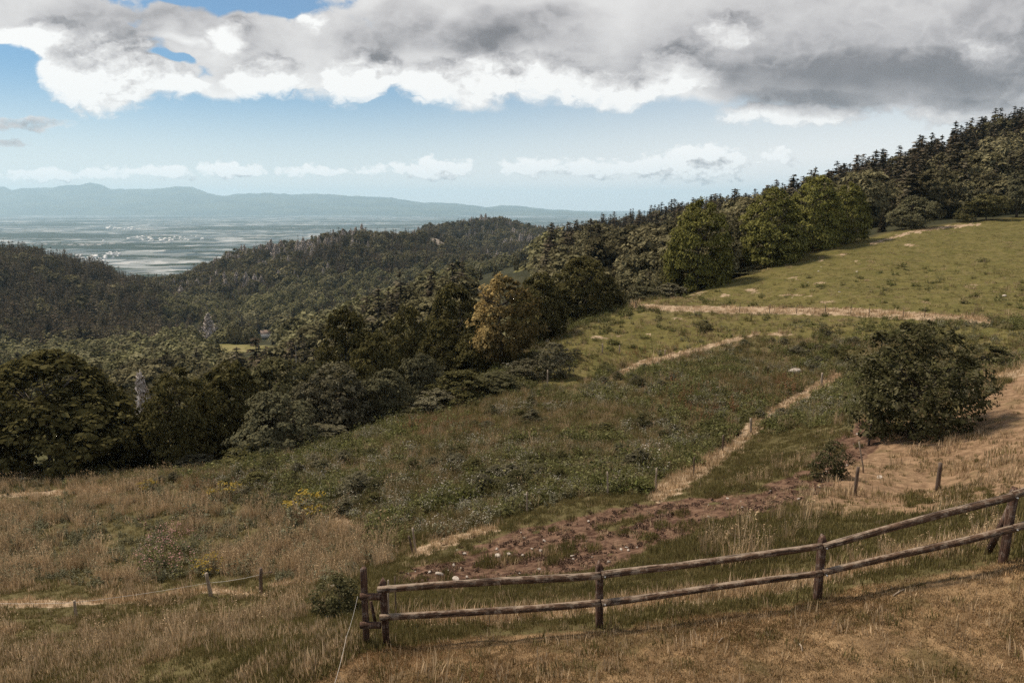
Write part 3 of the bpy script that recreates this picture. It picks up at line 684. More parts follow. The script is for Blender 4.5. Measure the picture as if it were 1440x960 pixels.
TALL = [(.10,.20),(.22,.40),(.40,.50),(.58,.47),(.75,.36),(.88,.22),(.98,.06)]
VASE = [(.16,.22),(.30,.38),(.50,.48),(.66,.50),(.80,.42),(.92,.25),(.985,.06)]
BUSH = [(.02,.34),(.15,.46),(.35,.50),(.55,.48),(.75,.40),(.90,.25),(.98,.10)]
MOUND = [(.0,.46),(.25,.50),(.5,.43),(.75,.30),(.95,.10)]
PROTO = {}
def build_protos():
    p = PROTO
    for k in range(3): p['beech%d'%k] = crown_mesh('crown', M['beech'], 20+k, 260, 56, .025, DOME, .105, .80, .15, 7, .07, .04, .03)
    for k in range(3): p['dark%d'%k] = crown_mesh('crown', M['beech_dark'], 30+k, 330, 42, .026, ROUND, .092, .80, .25, 7, .14, .06, .06)
    for k in range(3): p['broad%d'%k] = crown_mesh('crown', M['broad'], 40+k, 230, 38, .032, [ROUND,TALL,VASE][k], .105, .85, .3, 6, .22, .05, .12)
    for k in range(2): p['grey%d'%k] = crown_mesh('crown', M['grey_leaf'], 50+k, 260, 34, .028, [TALL,ROUND][k], .09, .85, .3, 5, .16, .0, .12)
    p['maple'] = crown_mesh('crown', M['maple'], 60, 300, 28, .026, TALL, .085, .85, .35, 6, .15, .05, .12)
    p['bush'] = crown_mesh('crown', M['bush'], 70, 430, 36, .021, BUSH, .080, 1.2, .40, 8, .14, .0, .16)
    p['bush1'] = crown_mesh('crown', M['bush'], 71, 120, 36, .036, BUSH, .13, .9, .4, 6, .18, .0, .14)
    for k in range(2): p['mound%d'%k] = crown_mesh('crown', [M['broad'],M['grey_leaf']][k], 80+k, 150, 36, .036, MOUND, .11, .8, .4, 4, .2, .0, .15)
    for k in range(3): p['trunk%d'%k] = trunk_mesh('trunk', M['bark'], 90+k, .78, .022, 8, .32)
    p['trunk_bush'] = trunk_mesh('trunk', M['bark'], 95, .6, .014, 10, .36, .08)
    p['trunk_pale'] = trunk_mesh('trunk', M['pale_bark'], 96, .8, .012, 6, .25)
    for k in range(4): p['spruce%d'%k] = spruce_mesh('spruce', [M['spruce'] if k < 3 else M['spruce_brown'], M['bark']], 100+k, (.15,.18,.13,.17)[k], 28)
    for k in range(3): p['fbroad%d'%k] = crown_mesh('broadleaf_tree', M['forest'], 110+k, 110, 24, .052, [ROUND,TALL,DOME][k], .13, .95, .15, 5, .20, .05, .09)
    for k in range(3): p['sfar%d'%k] = spruce_mesh('far_spruce', [M['spruce'] if k != 1 else M['spruce_brown'], M['bark']], 120+k, (.19,.22,.17)[k], 11, .05, .05, 4)
    for k in range(3): p['bfar%d'%k] = crown_mesh('far_broadleaf', M['forest'], 130+k, 46, 12, .11, [ROUND,TALL,DOME][k], .20, 1.0, .05, 4, .15, .05, .08)
    for k in range(3): p['vfar%d'%k] = crown_mesh('valley_broadleaf', M['valley'], 140+k, 46, 12, .11, [ROUND,TALL,DOME][k], .20, 1.0, .05, 4, .18, .05, .10)
    b = MB(); r = np.random.default_rng(7)      # bare dead spruce
    b.tube([(0,0,-.03),(.005,0,.5),(0,.004,.99)], [.02,.013,.003], 6)
    for k in range(75):
        z = r.uniform(.12,.97); a = r.uniform(0,6.28); L = .17*(1-z)**.7+.015
        b.tube([(0,0,z),(math.cos(a)*L*.6,math.sin(a)*L*.6,z-.01),(math.cos(a)*L,math.sin(a)*L,z-.05)], [.007,.006,.003], 3)
    V, Q = leaves(np.stack([(1-np.linspace(.1,.95,520))*r.normal(size=520)*.13, (1-np.linspace(.1,.95,520))*r.normal(size=520)*.13, np.linspace(.1,.95,520)],1), unit(r.normal(size=(520,3))), np.full(520,.045), r); b.add(V, Q)
    p['dead'] = b.mesh('dead_spruce', M['dead'])
    b = MB()                                     # forked white snag
    b.tube([(0,0,-.03),(.02,0,.4),(.0,0,.55)], [.03,.024,.02], 6)
    for e in ((-.20,.0,1.0),(.17,.05,.86),(.02,-.06,.8)): b.tube([(0,0,.53),(e[0]*.4,e[1],.66),e], [.018,.014,.004], 5)
    for e in ((-.32,0,.86),(.28,0,.78)): b.tube([(e[0]*.4,0,.68),(e[0]*.8,0,.75),e], [.01,.008,.003], 4)
    p['snag'] = b.mesh('dead_snag', M['pale_bark'])
build_protos()
# ------------------------------------------------------------------ scatter of what nobody could count, one object each
_pc = bpy.data.collections.new('plant_shapes')
def scatter(name, protos, pts, scl, rot, label, kind='stuff', group=None):
    """points of one object, each drawn as one of a few plant shapes"""
    col = bpy.data.collections.new(name+'_shapes')
    for k, me in enumerate(protos):
        o = bpy.data.objects.new('%s_shape_%02d' % (name, k), me); col.objects.link(o)
    n = len(pts); me = bpy.data.meshes.new(name); me.vertices.add(n); me.vertices.foreach_set('co', np.asarray(pts, np.float32).ravel())
    a = me.attributes.new('scl', 'FLOAT_VECTOR', 'POINT'); a.data.foreach_set('vector', np.asarray(scl, np.float32).ravel())
    a = me.attributes.new('rot', 'FLOAT_VECTOR', 'POINT'); a.data.foreach_set('vector', np.asarray(rot, np.float32).ravel())
    a = me.attributes.new('idx', 'INT', 'POINT'); a.data.foreach_set('value', rng.integers(0, len(protos), n).astype(np.int32))
    o = obj(name, me)
    g = bpy.data.node_groups.new(name+'_nodes', 'GeometryNodeTree')
    g.interface.new_socket('Geometry', in_out='INPUT', socket_type='NodeSocketGeometry'); g.interface.new_socket('Geometry', in_out='OUTPUT', socket_type='NodeSocketGeometry')
    gi = g.nodes.new('NodeGroupInput'); go = g.nodes.new('NodeGroupOutput')
    ip = g.nodes.new('GeometryNodeInstanceOnPoints'); ci = g.nodes.new('GeometryNodeCollectionInfo')
    ci.inputs[0].default_value = col; ci.inputs[1].default_value = True; ci.inputs[2].default_value = True
    def na(nm, ty):
        nd = g.nodes.new('GeometryNodeInputNamedAttribute'); nd.data_type = ty; nd.inputs[0].default_value = nm; return nd.outputs[0]
    L = g.links.new
    L(gi.outputs[0], ip.inputs['Points']); L(ci.outputs[0], ip.inputs['Instance']); ip.inputs['Pick Instance'].default_value = True
    L(na('idx', 'INT'), ip.inputs['Instance Index']); L(na('scl', 'FLOAT_VECTOR'), ip.inputs['Scale'])
    er = g.nodes.new('FunctionNodeEulerToRotation'); L(na('rot', 'FLOAT_VECTOR'), er.inputs[0]); L(er.outputs[0], ip.inputs['Rotation'])
    L(ip.outputs[0], go.inputs[0])
    md = o.modifiers.new('scatter', 'NODES'); md.node_group = g
    return tag(o, label, None, group, kind)
# ------------------------------------------------------------------ trees at the edge of the meadow, each one its own thing
def place_tree(kind, U, V0, Wpx, Y, name, label, cat, crown, trunk, group=None, base=None, dep=1.0):
    """crown top at pixel (U, V0), Wpx wide, standing on the ground Y metres away"""
    u, t = ray(U, V0); x = float(u)*Y; z0 = gz(x, Y); h = float(t)*Y - z0
    dpt = Y*CP - (z0+h*.5)*SP; w = Wpx*dpt/FPX
    e = empty(name, (x, Y, z0)); tag(e, label, cat, group)
    c = obj('crown', PROTO[crown], e); a = random.uniform(0, 6.28)
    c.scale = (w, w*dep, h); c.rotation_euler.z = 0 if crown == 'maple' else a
    tr = obj('trunk', PROTO[trunk], e); tr.scale = (h if h < w*1.5 else w, h if h < w*1.5 else w, h); tr.rotation_euler.z = a+1
    return e
TREES = [
 # U, top V, width px, distance, crown, trunk, name, category, label
 (52,499,200,60,'dark0','trunk0','beech_tree','tree','broad dark brown-green beech at the left end of the tree line, the largest there'),
 (128,522,84,62,'dark1','trunk1','beech_tree','tree','dark rounded beech leaning against the big brown-green one at the left end'),
 (-35,512,120,64,'dark2','trunk2','beech_tree','tree','dark beech cut by the left edge of the photo'),
 (246,520,98,62,'dark2','trunk1','beech_tree','tree','dark green beech with feathery top just right of the pale dead spruce'),
 (195,586,70,66,'broad2','trunk0','broadleaf_tree','tree','small dark tree in the gap between the two left beeches'),
 (318,512,100,68,'dark1','trunk2','beech_tree','tree','brownish dark beech behind the mid green dome-shaped tree'),
 (376,552,90,62,'broad0','trunk_bush','broadleaf_tree','tree','mid green low dome-shaped tree in front of the dark tree line'),
 (400,505,110,78,'broad2','trunk1','beech_tree','tree','green crowned beech rising behind the mid green dome-shaped tree'),
 (470,512,95,70,'grey0','trunk_bush','willow_tree','tree','grey-green willow-like tree with soft brush-like crown'),
 (428,540,70,68,'grey1','trunk_bush','willow_tree','tree','small grey-brown bushy tree left of the soft grey-green willow-like tree'),
 (487,438,95,96,'dark0','trunk0','beech_tree','tree','dark beech standing tall behind the grey-green willow-like tree'),
 (525,470,80,84,'dark1','trunk1','beech_tree','tree','dark brown-green beech right behind the grey-green willow-like tree'),
 (546,520,66,71,'broad0','trunk_bush','broadleaf_tree','tree','small round green tree at the meadow foot right of the willow-like tree'),
 (592,498,62,78,'broad0','trunk1','broadleaf_tree','tree','round green tree at the meadow edge beside the low hazel bushes'),
 (572,432,90,98,'dark2','trunk2','beech_tree','tree','dense dark beech with rounded head above the small round green trees'),
 (625,452,72,92,'dark1','trunk0','beech_tree','tree','dark beech in the second row left of the yellow-tinged maple'),
 (638,402,92,108,'dark0','trunk1','beech_tree','tree','tall dark beech directly behind the left side of the yellow-tinged maple'),
 (665,470,60,90,'dark2','trunk2','beech_tree','tree','shaded dark tree at the left foot of the yellow-tinged maple'),
 (705,386,90,88,'maple','trunk0','maple_tree','tree','maple with yellow-tinged upper leaves on its left side and bare forked trunk'),
 (757,386,72,104,'dark1','trunk1','beech_tree','tree','olive beech half hidden behind the right side of the yellow-tinged maple'),
 (823,363,92,122,'dark0','trunk0','beech_tree','tree','lone big round dark olive beech beside the upper meadow corner'),
 (986,281,82,146,'beech1','trunk1','beech_tree','tree','leftmost and lowest standing of the big olive beeches on the pasture edge'),
 (1088,268,82,156,'beech0','trunk2','beech_tree','tree','broad olive beech in the middle of the big pasture edge beeches'),
 (1150,249,74,166,'beech2','trunk0','beech_tree','tree','tallest of the big olive beeches on the pasture edge, behind the others'),
 (1197,258,54,170,'beech1','trunk1','beech_tree','tree','rightmost of the big olive beeches on the pasture edge, trunk showing'),
 (950,345,50,150,'broad1','trunk1','broadleaf_tree','tree','dark olive tree pressed against the left side of the leftmost pasture beech'),
 (780,482,46,77,'grey1','trunk_bush','hawthorn_tree','tree','small grey-green hawthorn standing alone in the meadow below the beech'),
 (1285,276,52,186,'broad0','trunk1','broadleaf_tree','tree','lone rounded tree in front of the wood at the top of the pasture'),
 (1391,273,42,192,'broad2','trunk1','broadleaf_tree','tree','rounded tree at the pasture top with a smaller bush on its left'),
 (1362,283,24,192,'mound0','trunk_bush','bush','bush','small round bush at the pasture top beside a larger rounded tree'),
 (1438,240,46,196,'broad1','trunk2','broadleaf_tree','tree','dark tree at the right edge of the photo above the pasture'),
]
for (U, V0, W, Y, cr, tr, nm, cat, lab) in TREES: place_tree('', U, V0, W, Y, nm, lab, cat, cr, tr)
# low bushes
BUSHES = [
 (1295,456,146,34.5,'bush','trunk_bush','dark leafy bush on the slope above the dry brown bank, the largest bush near'),
 (1392,486,74,50,'bush1','trunk_bush','dark low bush behind the right side of the large leafy bush'),
 (1172,622,44,27.5,'bush1','trunk_bush','small dark bush on the muddy ground beside the tall thin stake'),
 (650,520,86,71,'mound0','trunk_bush','low green hazel bush at the meadow edge below the maple'),
 (612,548,66,69,'mound1','trunk_bush','low grey-green bush left of the hazel bush below the maple'),
 (590,575,46,68,'bush1','trunk_bush','low dark bush at the lower left foot of the hazel bushes'),
 (700,522,70,74,'mound0','trunk_bush','low bush under the trunk of the yellow-tinged maple'),
 (742,505,60,78,'mound1','trunk_bush','faint grey-green scrub right of the yellow-tinged maple trunk'),
 (352,628,96,59,'mound0','trunk_bush','low bush in the grass under the mid green dome-shaped tree'),
 (272,640,66,59,'mound1','trunk_bush','low bramble bush at the foot of the dark tree line'),
 (455,596,80,64,'mound1','trunk_bush','scrubby bush at the meadow foot below the willow-like tree'),
 (905,402,66,136,'mound0','trunk_bush','bush beside the left end of the straw-coloured track'),
 (945,398,56,140,'mound1','trunk_bush','bush at the foot of the leftmost pasture beech'),
 (860,430,46,128,'mound0','trunk_bush','bush right of the lone big round beech'),
 (1055,378,60,152,'mound0','trunk_bush','shaded bush between the leftmost and middle pasture beech'),
 (475,812,60,14.5,'bush1','trunk_bush','dark green bramble clump left of the fence end post'),
]
for (U, V0, W, Y, cr, tr, lab) in BUSHES:
    e = place_tree('', U, V0, W, Y, 'bush', lab, 'bush', cr, tr)
    for ch in e.children:
        if ch.name.startswith('crown'): ch.location.z = -.09*ch.scale.z; ch.scale.z *= 1.09
def single(name, me, U, V0, Wpx, Y, label, cat, group=None):
    u, t = ray(U, V0); x = float(u)*Y; z0 = gz(x, Y); h = float(t)*Y - z0; w = Wpx*(Y*CP - z0*SP)/FPX
    o = obj(name, me, None, (x, Y, z0)); o.scale = (w, w, h); o.rotation_euler.z = random.uniform(0, 6.28)
    return tag(o, label, cat, group)
single('dead_spruce', PROTO['dead'], 196,517,150,96,'bare pinkish-grey dead spruce behind the dark beeches at left','dead tree')
single('dead_spruce', PROTO['dead'], 292,439,62,hit(292,478).y,'whitish dead spruce standing beside the small valley clearing','dead tree')
single('dead_snag', PROTO['snag'], 412,486,26,110,'white forked dead snag sticking out above the dark tree line','dead tree')
single('dead_snag', PROTO['snag'], 853,436,10,126,'small whitish forked stump at the foot of the lone big round beech','dead tree')
for (U, V0, W, Y, k, lab) in ((1243,296,110,184,0,'small dark spruce left of the lone rounded tree at the pasture top'),(362,450,100,hit(362,474).y,1,'pointed dark spruce beside the white valley house'),(384,468,70,hit(384,484).y,2,'tiny dark spruce in front of the white valley house'),(676,377,70,385,2,'small dark spruce on the yellow meadow spur')):
    o = single('spruce_tree', PROTO['spruce%d'%k], U, V0, W*.9, Y, lab, 'tree'); o.scale = (o.scale.z*1.25, o.scale.z*1.25, o.scale.z)
for (U, V0, W, Y, lab) in ((726,362,8,428,'round tree on the top of the yellow meadow spur'),(738,366,12,415,'second round tree on the top of the yellow meadow spur'),(697,373,8,398,'small round tree halfway down the yellow meadow spur'),(392,443,34,hit(374,474).y+14,'round tree behind the white valley house'),(358,450,26,hit(374,474).y+10,'light green tree left of the pointed spruce by the valley house'),(328,452,18,495,'brownish tree at the far side of the valley clearing')):
    single('broadleaf_tree', PROTO['fbroad%d'%random.randint(0,2)], U, V0, W, Y, lab, 'tree')
# ------------------------------------------------------------------ the woods
def build_woods():
    r = np.random.default_rng(3)
    X = []; Yy = []
    for (y0, y1, c) in ((60,260,5.2),(260,620,5.8),(620,1150,8.0),(1150,2400,11.0)):
        nx = int(2*1.15*y1/c); ny = int((y1-y0)/c)
        gx, gy = np.meshgrid((np.arange(nx)-nx/2)*c, y0+np.arange(ny)*c)
        gx = gx + r.uniform(-.45,.45,gx.shape)*c; gy = gy + r.uniform(-.45,.45,gy.shape)*c
        k = np.abs(gx/gy) < 1.0; X.append(gx[k]); Yy.append(gy[k])
    x = np.concatenate(X); y = np.concatenate(Yy); u = x/y
    z = H(x, y); k = (y > edge_y(u)+4) & (z > PLAIN_Z+2); x, y, z, u = x[k], y[k], z[k], u[k]
    zd = zones(x, y, z); U, V = pix(x, y, z)
    keep = (zd['clearing'] < .3) & (zd['pale'] < r.uniform(.3,1.2,len(x)))
    keep &= fbm(x/24, y/24, 3, 71)+r.uniform(-.1,.1,len(x)) > .30
    for (cx, cy, rr) in CROWNS: keep &= np.hypot(x-cx, y-cy) > rr
    x, y, z, u, U = x[keep], y[keep], z[keep], u[keep], U[keep]
    for (a0, a1, v0, v1, ym) in ((300,400,472,506,hit(350,484).y+4),(655,765,352,408,hit(735,370).y+6),(356,394,452,486,hit(374,474).y-2),(276,310,434,476,hit(292,478).y),(400,424,480,510,108),(1225,1262,290,330,600)):
        Vb = pix(x, y, z)[1]; Vt = pix(x, y, z+13)[1]; kk = ~((U > a0) & (U < a1) & (y < ym) & (Vt < v1) & (Vb > v0)); x, y, z, u, U = x[kk], y[kk], z[kk], u[kk], U[kk]
    # kinds: conifers on the crests and the left hill, broadleaf on the lower slopes and in the valley
    n1 = fbm(x/60, y/60, 3, 81)
    V = pix(x, y, z)[1]
    conif = .30 + 1.8*(n1-.5)
    right = U > 780 + 0*x
    crestV = np.interp(U, [780,860,1000,1150,1300,1440,1600], [352,335,312,292,250,209,165])
    conif = np.where(right & (y > 180), .08 + .9*sstep(46, 6, V-crestV) + 1.3*(n1-.5), conif)
    lefth = (u < -.50) & (y > 500); conif = np.where(lefth, .93, conif)
    mid = (y > 1000) & (u > -.5) & (U < 780); conif = np.where(mid, .62 + 1.4*(n1-.5), conif)
    isc = r.uniform(size=len(x)) < conif
    h = np.where(isc, r.uniform(12, 24, len(x)), r.uniform(10, 19, len(x)))
    h = np.where((y < 170) & (u < .1), h*.55, h)
    h *= np.where((y > 240) & ~lefth & ~mid & (U < 760), .74, 1.0); h *= r.uniform(.72, 1.08, len(h))
    lim = sstep(0, 60, y-edge_y(u)); h *= .55+.45*lim; keepc = ~((V-crestV < 25) & right & (r.uniform(size=len(x)) < .12)); x, y, z, u, U, isc, h = x[keepc], y[keepc], z[keepc], u[keepc], U[keepc], isc[keepc], h[keepc]
    # what the near crowns and crests hide is left out (with a margin for a step aside)
    T = (z+h)/y
    yg = np.exp(np.linspace(math.log(30), math.log(2500), 500)); ug = np.linspace(-1.02, 1.02, 260)
    uu, yy = np.meshgrid(ug, yg); tg = H(uu*yy, yy)/yy; can = np.where(yy > edge_y(uu)+20, 6.0/yy, 0); hor = np.maximum.accumulate(tg+can, 0)
    iu = np.clip(((u+1.02)/2.04*259).round().astype(int), 0, 259); iy = np.clip((np.log(y/30)/math.log(2500/30)*499).astype(int)-2, 0, 499)
    vis = T - hor[iy, iu]; k = vis > -.004
    # near the meadow the named trees already stand: keep the wood below their tops there
    x, y, z, u, U, isc, h, vis, T = x[k], y[k], z[k], u[k], U[k], isc[k], h[k], vis[k], T[k]
    TV = pix(x, y, z+h)[1]
    cap = np.interp(U, [-200,0,170,200,300,420,520,600,640,700,760,830,880,940,1040,1160,1220,1300,1440,1700], [520,515,530,548,530,520,470,440,425,420,420,400,385,340,310,290,300,292,285,280])
    k = (TV > cap) | (y > edge_y(u)+np.where(U > 900, 30, 90)); x, y, z, u, U, isc, h, vis = x[k], y[k], z[k], u[k], U[k], isc[k], h[k], vis[k]
    size = np.minimum(np.maximum(vis, 0)*FPX, h/y*FPX)
    w = np.where(isc, h*r.uniform(1.0,1.75,len(h)), h*r.uniform(.65,1.05,len(h)))
    rot = r.uniform(0, 6.28, len(h))
    solo = np.zeros(len(x), bool)
    for sel, lim in ((isc, 280), (~isc, 280)):
        idx = np.where(sel & (U > -15) & (U < 1455))[0]; idx = idx[np.argsort(-size[idx])][:lim]; solo[idx] = True
    # single trees
    for i in np.where(solo)[0]:
        c = isc[i]; near_right = U[i] > 880
        me = PROTO[('spruce%d' % r.integers(0,4)) if c else ('fbroad%d' % r.integers(0,3))]
        o = obj('spruce_tree' if c else 'broadleaf_tree', me, None, (x[i], y[i], z[i])); o.scale = (w[i], w[i], h[i]); o.rotation_euler.z = rot[i]
        if c: tag(o, 'dark pointed spruce in the wood climbing the right-hand hill' if near_right else 'dark pointed spruce among the trees below the meadow', 'tree', 'spruces in the right-hand hill wood' if near_right else 'spruces in the woods below the meadow')
        else: tag(o, 'rounded broadleaf tree in the wood climbing the right-hand hill' if near_right else 'rounded broadleaf tree in the woods beyond the meadow edge', 'tree', 'broadleaf trees in the right-hand hill wood' if near_right else 'broadleaf trees in the woods below the meadow')
    regions = [('left_hill_forest', lefth_of(u, y), 'dark spruce forest covering the left-hand hill'),
               ('ridge_forest', (y > 1000) & ~lefth_of(u, y) & (U < 790), 'mixed forest over the ridge before the plain'),
               ('right_hill_forest', U >= 790, 'mixed forest over the upper right-hand hill behind the nearer trees'),
               ('valley_forest', np.ones(len(x), bool), 'mixed forest filling the valley between the hills')]
    done = solo.copy()
    for nm, mk, lab in regions:
        m = mk & ~done; done |= m
        b = MB_empty = None
        # conifers and broadleaf of one wood are one object: shapes 0-2 conifers, 3-5 broadleaf
        pts = np.stack([x[m], y[m], z[m]], 1); sc = np.stack([w[m], w[m], h[m]], 1); ro = np.stack([0*x[m], 0*x[m], rot[m]], 1)
        far = nm != 'right_hill_forest'; print(nm, m.sum(), np.median(y[m]))
        o = scatter(nm, [PROTO['sfar%d'%k] for k in range(3)]+[PROTO[('vfar%d' if nm == 'valley_forest' else 'bfar%d')%k] for k in range(3)]+([PROTO['dead']] if nm == 'ridge_forest' else []) if far else [PROTO['spruce%d'%k] for k in (0,1,3)]+[PROTO['fbroad%d'%k] for k in range(3)], pts, sc, ro, lab)
        ids = np.where(isc[m], r.integers(0,3,m.sum()), r.integers(3,6,m.sum())).astype(np.int32)
        if nm == 'ridge_forest': ids = np.where((fbm(x[m]/90, y[m]/90, 3, 171) > .56) & (r.uniform(size=m.sum()) < .35), 6, ids).astype(np.int32)
        o.data.attributes['idx'].data.foreach_set('value', ids)
    print('WOODS', len(x), 'solo', solo.sum())
def lefth_of(u, y): return (u < -.50) & (y > 500)
CROWNS = []
for o in list(COL.objects):
    if o.parent is None and o.get('category') in ('tree','bush') :
        c = [ch for ch in o.children if ch.name.startswith('crown')]
        CROWNS.append((o.location.x, o.location.y, (c[0].scale.x*.42 if c else o.scale.x*.35)))
build_woods()
# ------------------------------------------------------------------ grass, herbs and flowers of the hillside
def tuft_mesh(name, mat, seed, n, rad, h0, h1, w, lean, heads=0, headmat=None, dome=False):
    r = np.random.default_rng(seed); a = r.uniform(0, 6.28, n); q = np.sqrt(r.uniform(0, 1, n))*rad
    C = np.stack([np.cos(a)*q, np.sin(a)*q, np.full(n, -.015)], 1); Hh = r.uniform(h0, h1, n)
    if dome: Hh *= (1.15 - .75*(q/rad)**2)
    la = a + r.normal(size=n)*.9; lm = np.abs(r.normal(size=n))*lean + lean*.3
    ln = np.stack([np.cos(la)*lm, np.sin(la)*lm, -lm*.25], 1)
    V, Q, T = blades(C, Hh, w*r.uniform(.6,1.4,n), ln, r); b = MB(); b.add(V, Q, T, 0)
    if heads:
        k = r.choice(n, min(heads, n), False); tip = V.reshape(n,5,3)[k,4]
        m = 4; C2 = np.repeat(tip, m, 0) + r.normal(size=(len(k)*m,3))*np.array([.010,.010,.03]); 
        V2, Q2 = leaves(C2, unit(r.normal(size=C2.shape)), np.full(len(C2), w*1.6), r, 2.4); b.add(V2, Q2, None, 1 if headmat else 0)
    return b.mesh(name, [mat, headmat] if headmat else mat)
def herb_mesh(name, mat, seed, stems, rad, h0, h1, leaf, lps=9, flower=None, nf=5, fs=.035, spike=.0):
    r = np.random.default_rng(seed); b = MB(); C = []; N = []; S = []; FC = []
    for k in range(stems):
        a = r.uniform(0, 6.28); q = math.sqrt(r.uniform())*rad; h = r.uniform(h0, h1)*(1.1-.4*q/rad)
        p = np.array([math.cos(a)*q, math.sin(a)*q, 0]); d = np.array([math.cos(a)*.25*q/rad+r.normal()*.08, math.sin(a)*.25*q/rad+r.normal()*.08, 1.0])
        e = p + d*h; b.tube([p-np.array([0,0,.02]), (p+e)/2, e], [.006,.005,.003], 3, 0, False)
        t = r.uniform(.12, 1, lps); c = p + d*h*t[:,None]; la = r.uniform(0, 6.28, lps)
        off = np.stack([np.cos(la), np.sin(la), np.zeros(lps)], 1)*leaf*.7
        C.append(c+off); N.append(unit(np.stack([np.cos(la)*.4, np.sin(la)*.4, np.ones(lps)], 1)+r.normal(size=(lps,3))*.35)); S.append(leaf*r.uniform(.5,1.2,lps)*(1.1-.6*t))
        if flower and r.uniform() < .8:
            FC.append(e + r.normal(size=(nf,3))*np.array([fs*1.2, fs*1.2, fs*.5+spike]))
    V, Q = leaves(np.concatenate(C), np.concatenate(N), np.concatenate(S), r, 1.9); b.add(V, Q, None, 0)
    if FC:
        c = np.concatenate(FC); V, Q = leaves(c, unit(r.normal(size=c.shape)*.5+np.array([0,0,.8])), fs*r.uniform(.6,1.3,len(c)), r, 1.2); b.add(V, Q, None, 1)
    return b.mesh(name, [mat, flower] if flower else mat)
HERBL = [(-400,676),(200,690),(300,705),(420,735),(540,770),(620,762),(700,733),(800,705),(860,696),(940,690),(1000,655),(1060,604),(1120,566),(1175,536),(1700,520)]
_hl = np.array(HERBL, float)
def herbzone(U, V):
    left = sstep(4, -10, V-np.interp(U, _hl[:,0], _hl[:,1]))
    right = sstep(1065, 1095, U)*sstep(606, 590, V+(U-1150)*.15)
    return np.maximum(left, right)
def cand(n, y0, y1, seed, power=0.0, um=1.25):
    n = int(n*1.25/.86)
    """candidate spots, even in the picture's rows; denser near for power < 0"""
    r = np.random.default_rng(seed); l = r.uniform(math.log(y0), math.log(y1), n); u = r.uniform(-um, um, n)
    y = np.exp(l); x = u*y; z = H(x, y); Z = zones(x, y, z); U, V = pix(x, y, z)
    Z.update(x=x, y=y, z=z, U=U, V=V, u=u, r=r.uniform(size=n), far=y > edge_y(u)+2, big=fbm(x/6, y/6, 3, 91), mid=fbm(x/1.8, y/1.8, 3, 92))
    return Z
def put(name, protos, Z, prob, size, label, sq=(.8,1.25), seed=1, grow=.0, yref=15.0, cat=None):
    r = np.random.default_rng(seed); k = (Z['r'] < prob) & ~Z['far']; n = int(k.sum())
    pts = np.stack([Z['x'][k], Z['y'][k], Z['z'][k] - Z['mud'][k]*.10], 1)
    s = size*np.exp(r.normal(size=n)*.28)*(.7+.6*Z['mid'][k])*np.maximum(Z['y'][k]/yref, 1)**grow
    sc = np.stack([s, s, s*r.uniform(*sq, n)], 1); ro = np.stack([r.normal(size=n)*.12, r.normal(size=n)*.12, r.uniform(0,6.28,n)], 1)
    print('SCATTER', name, n)
    return scatter(name, protos, pts, sc, ro, label)
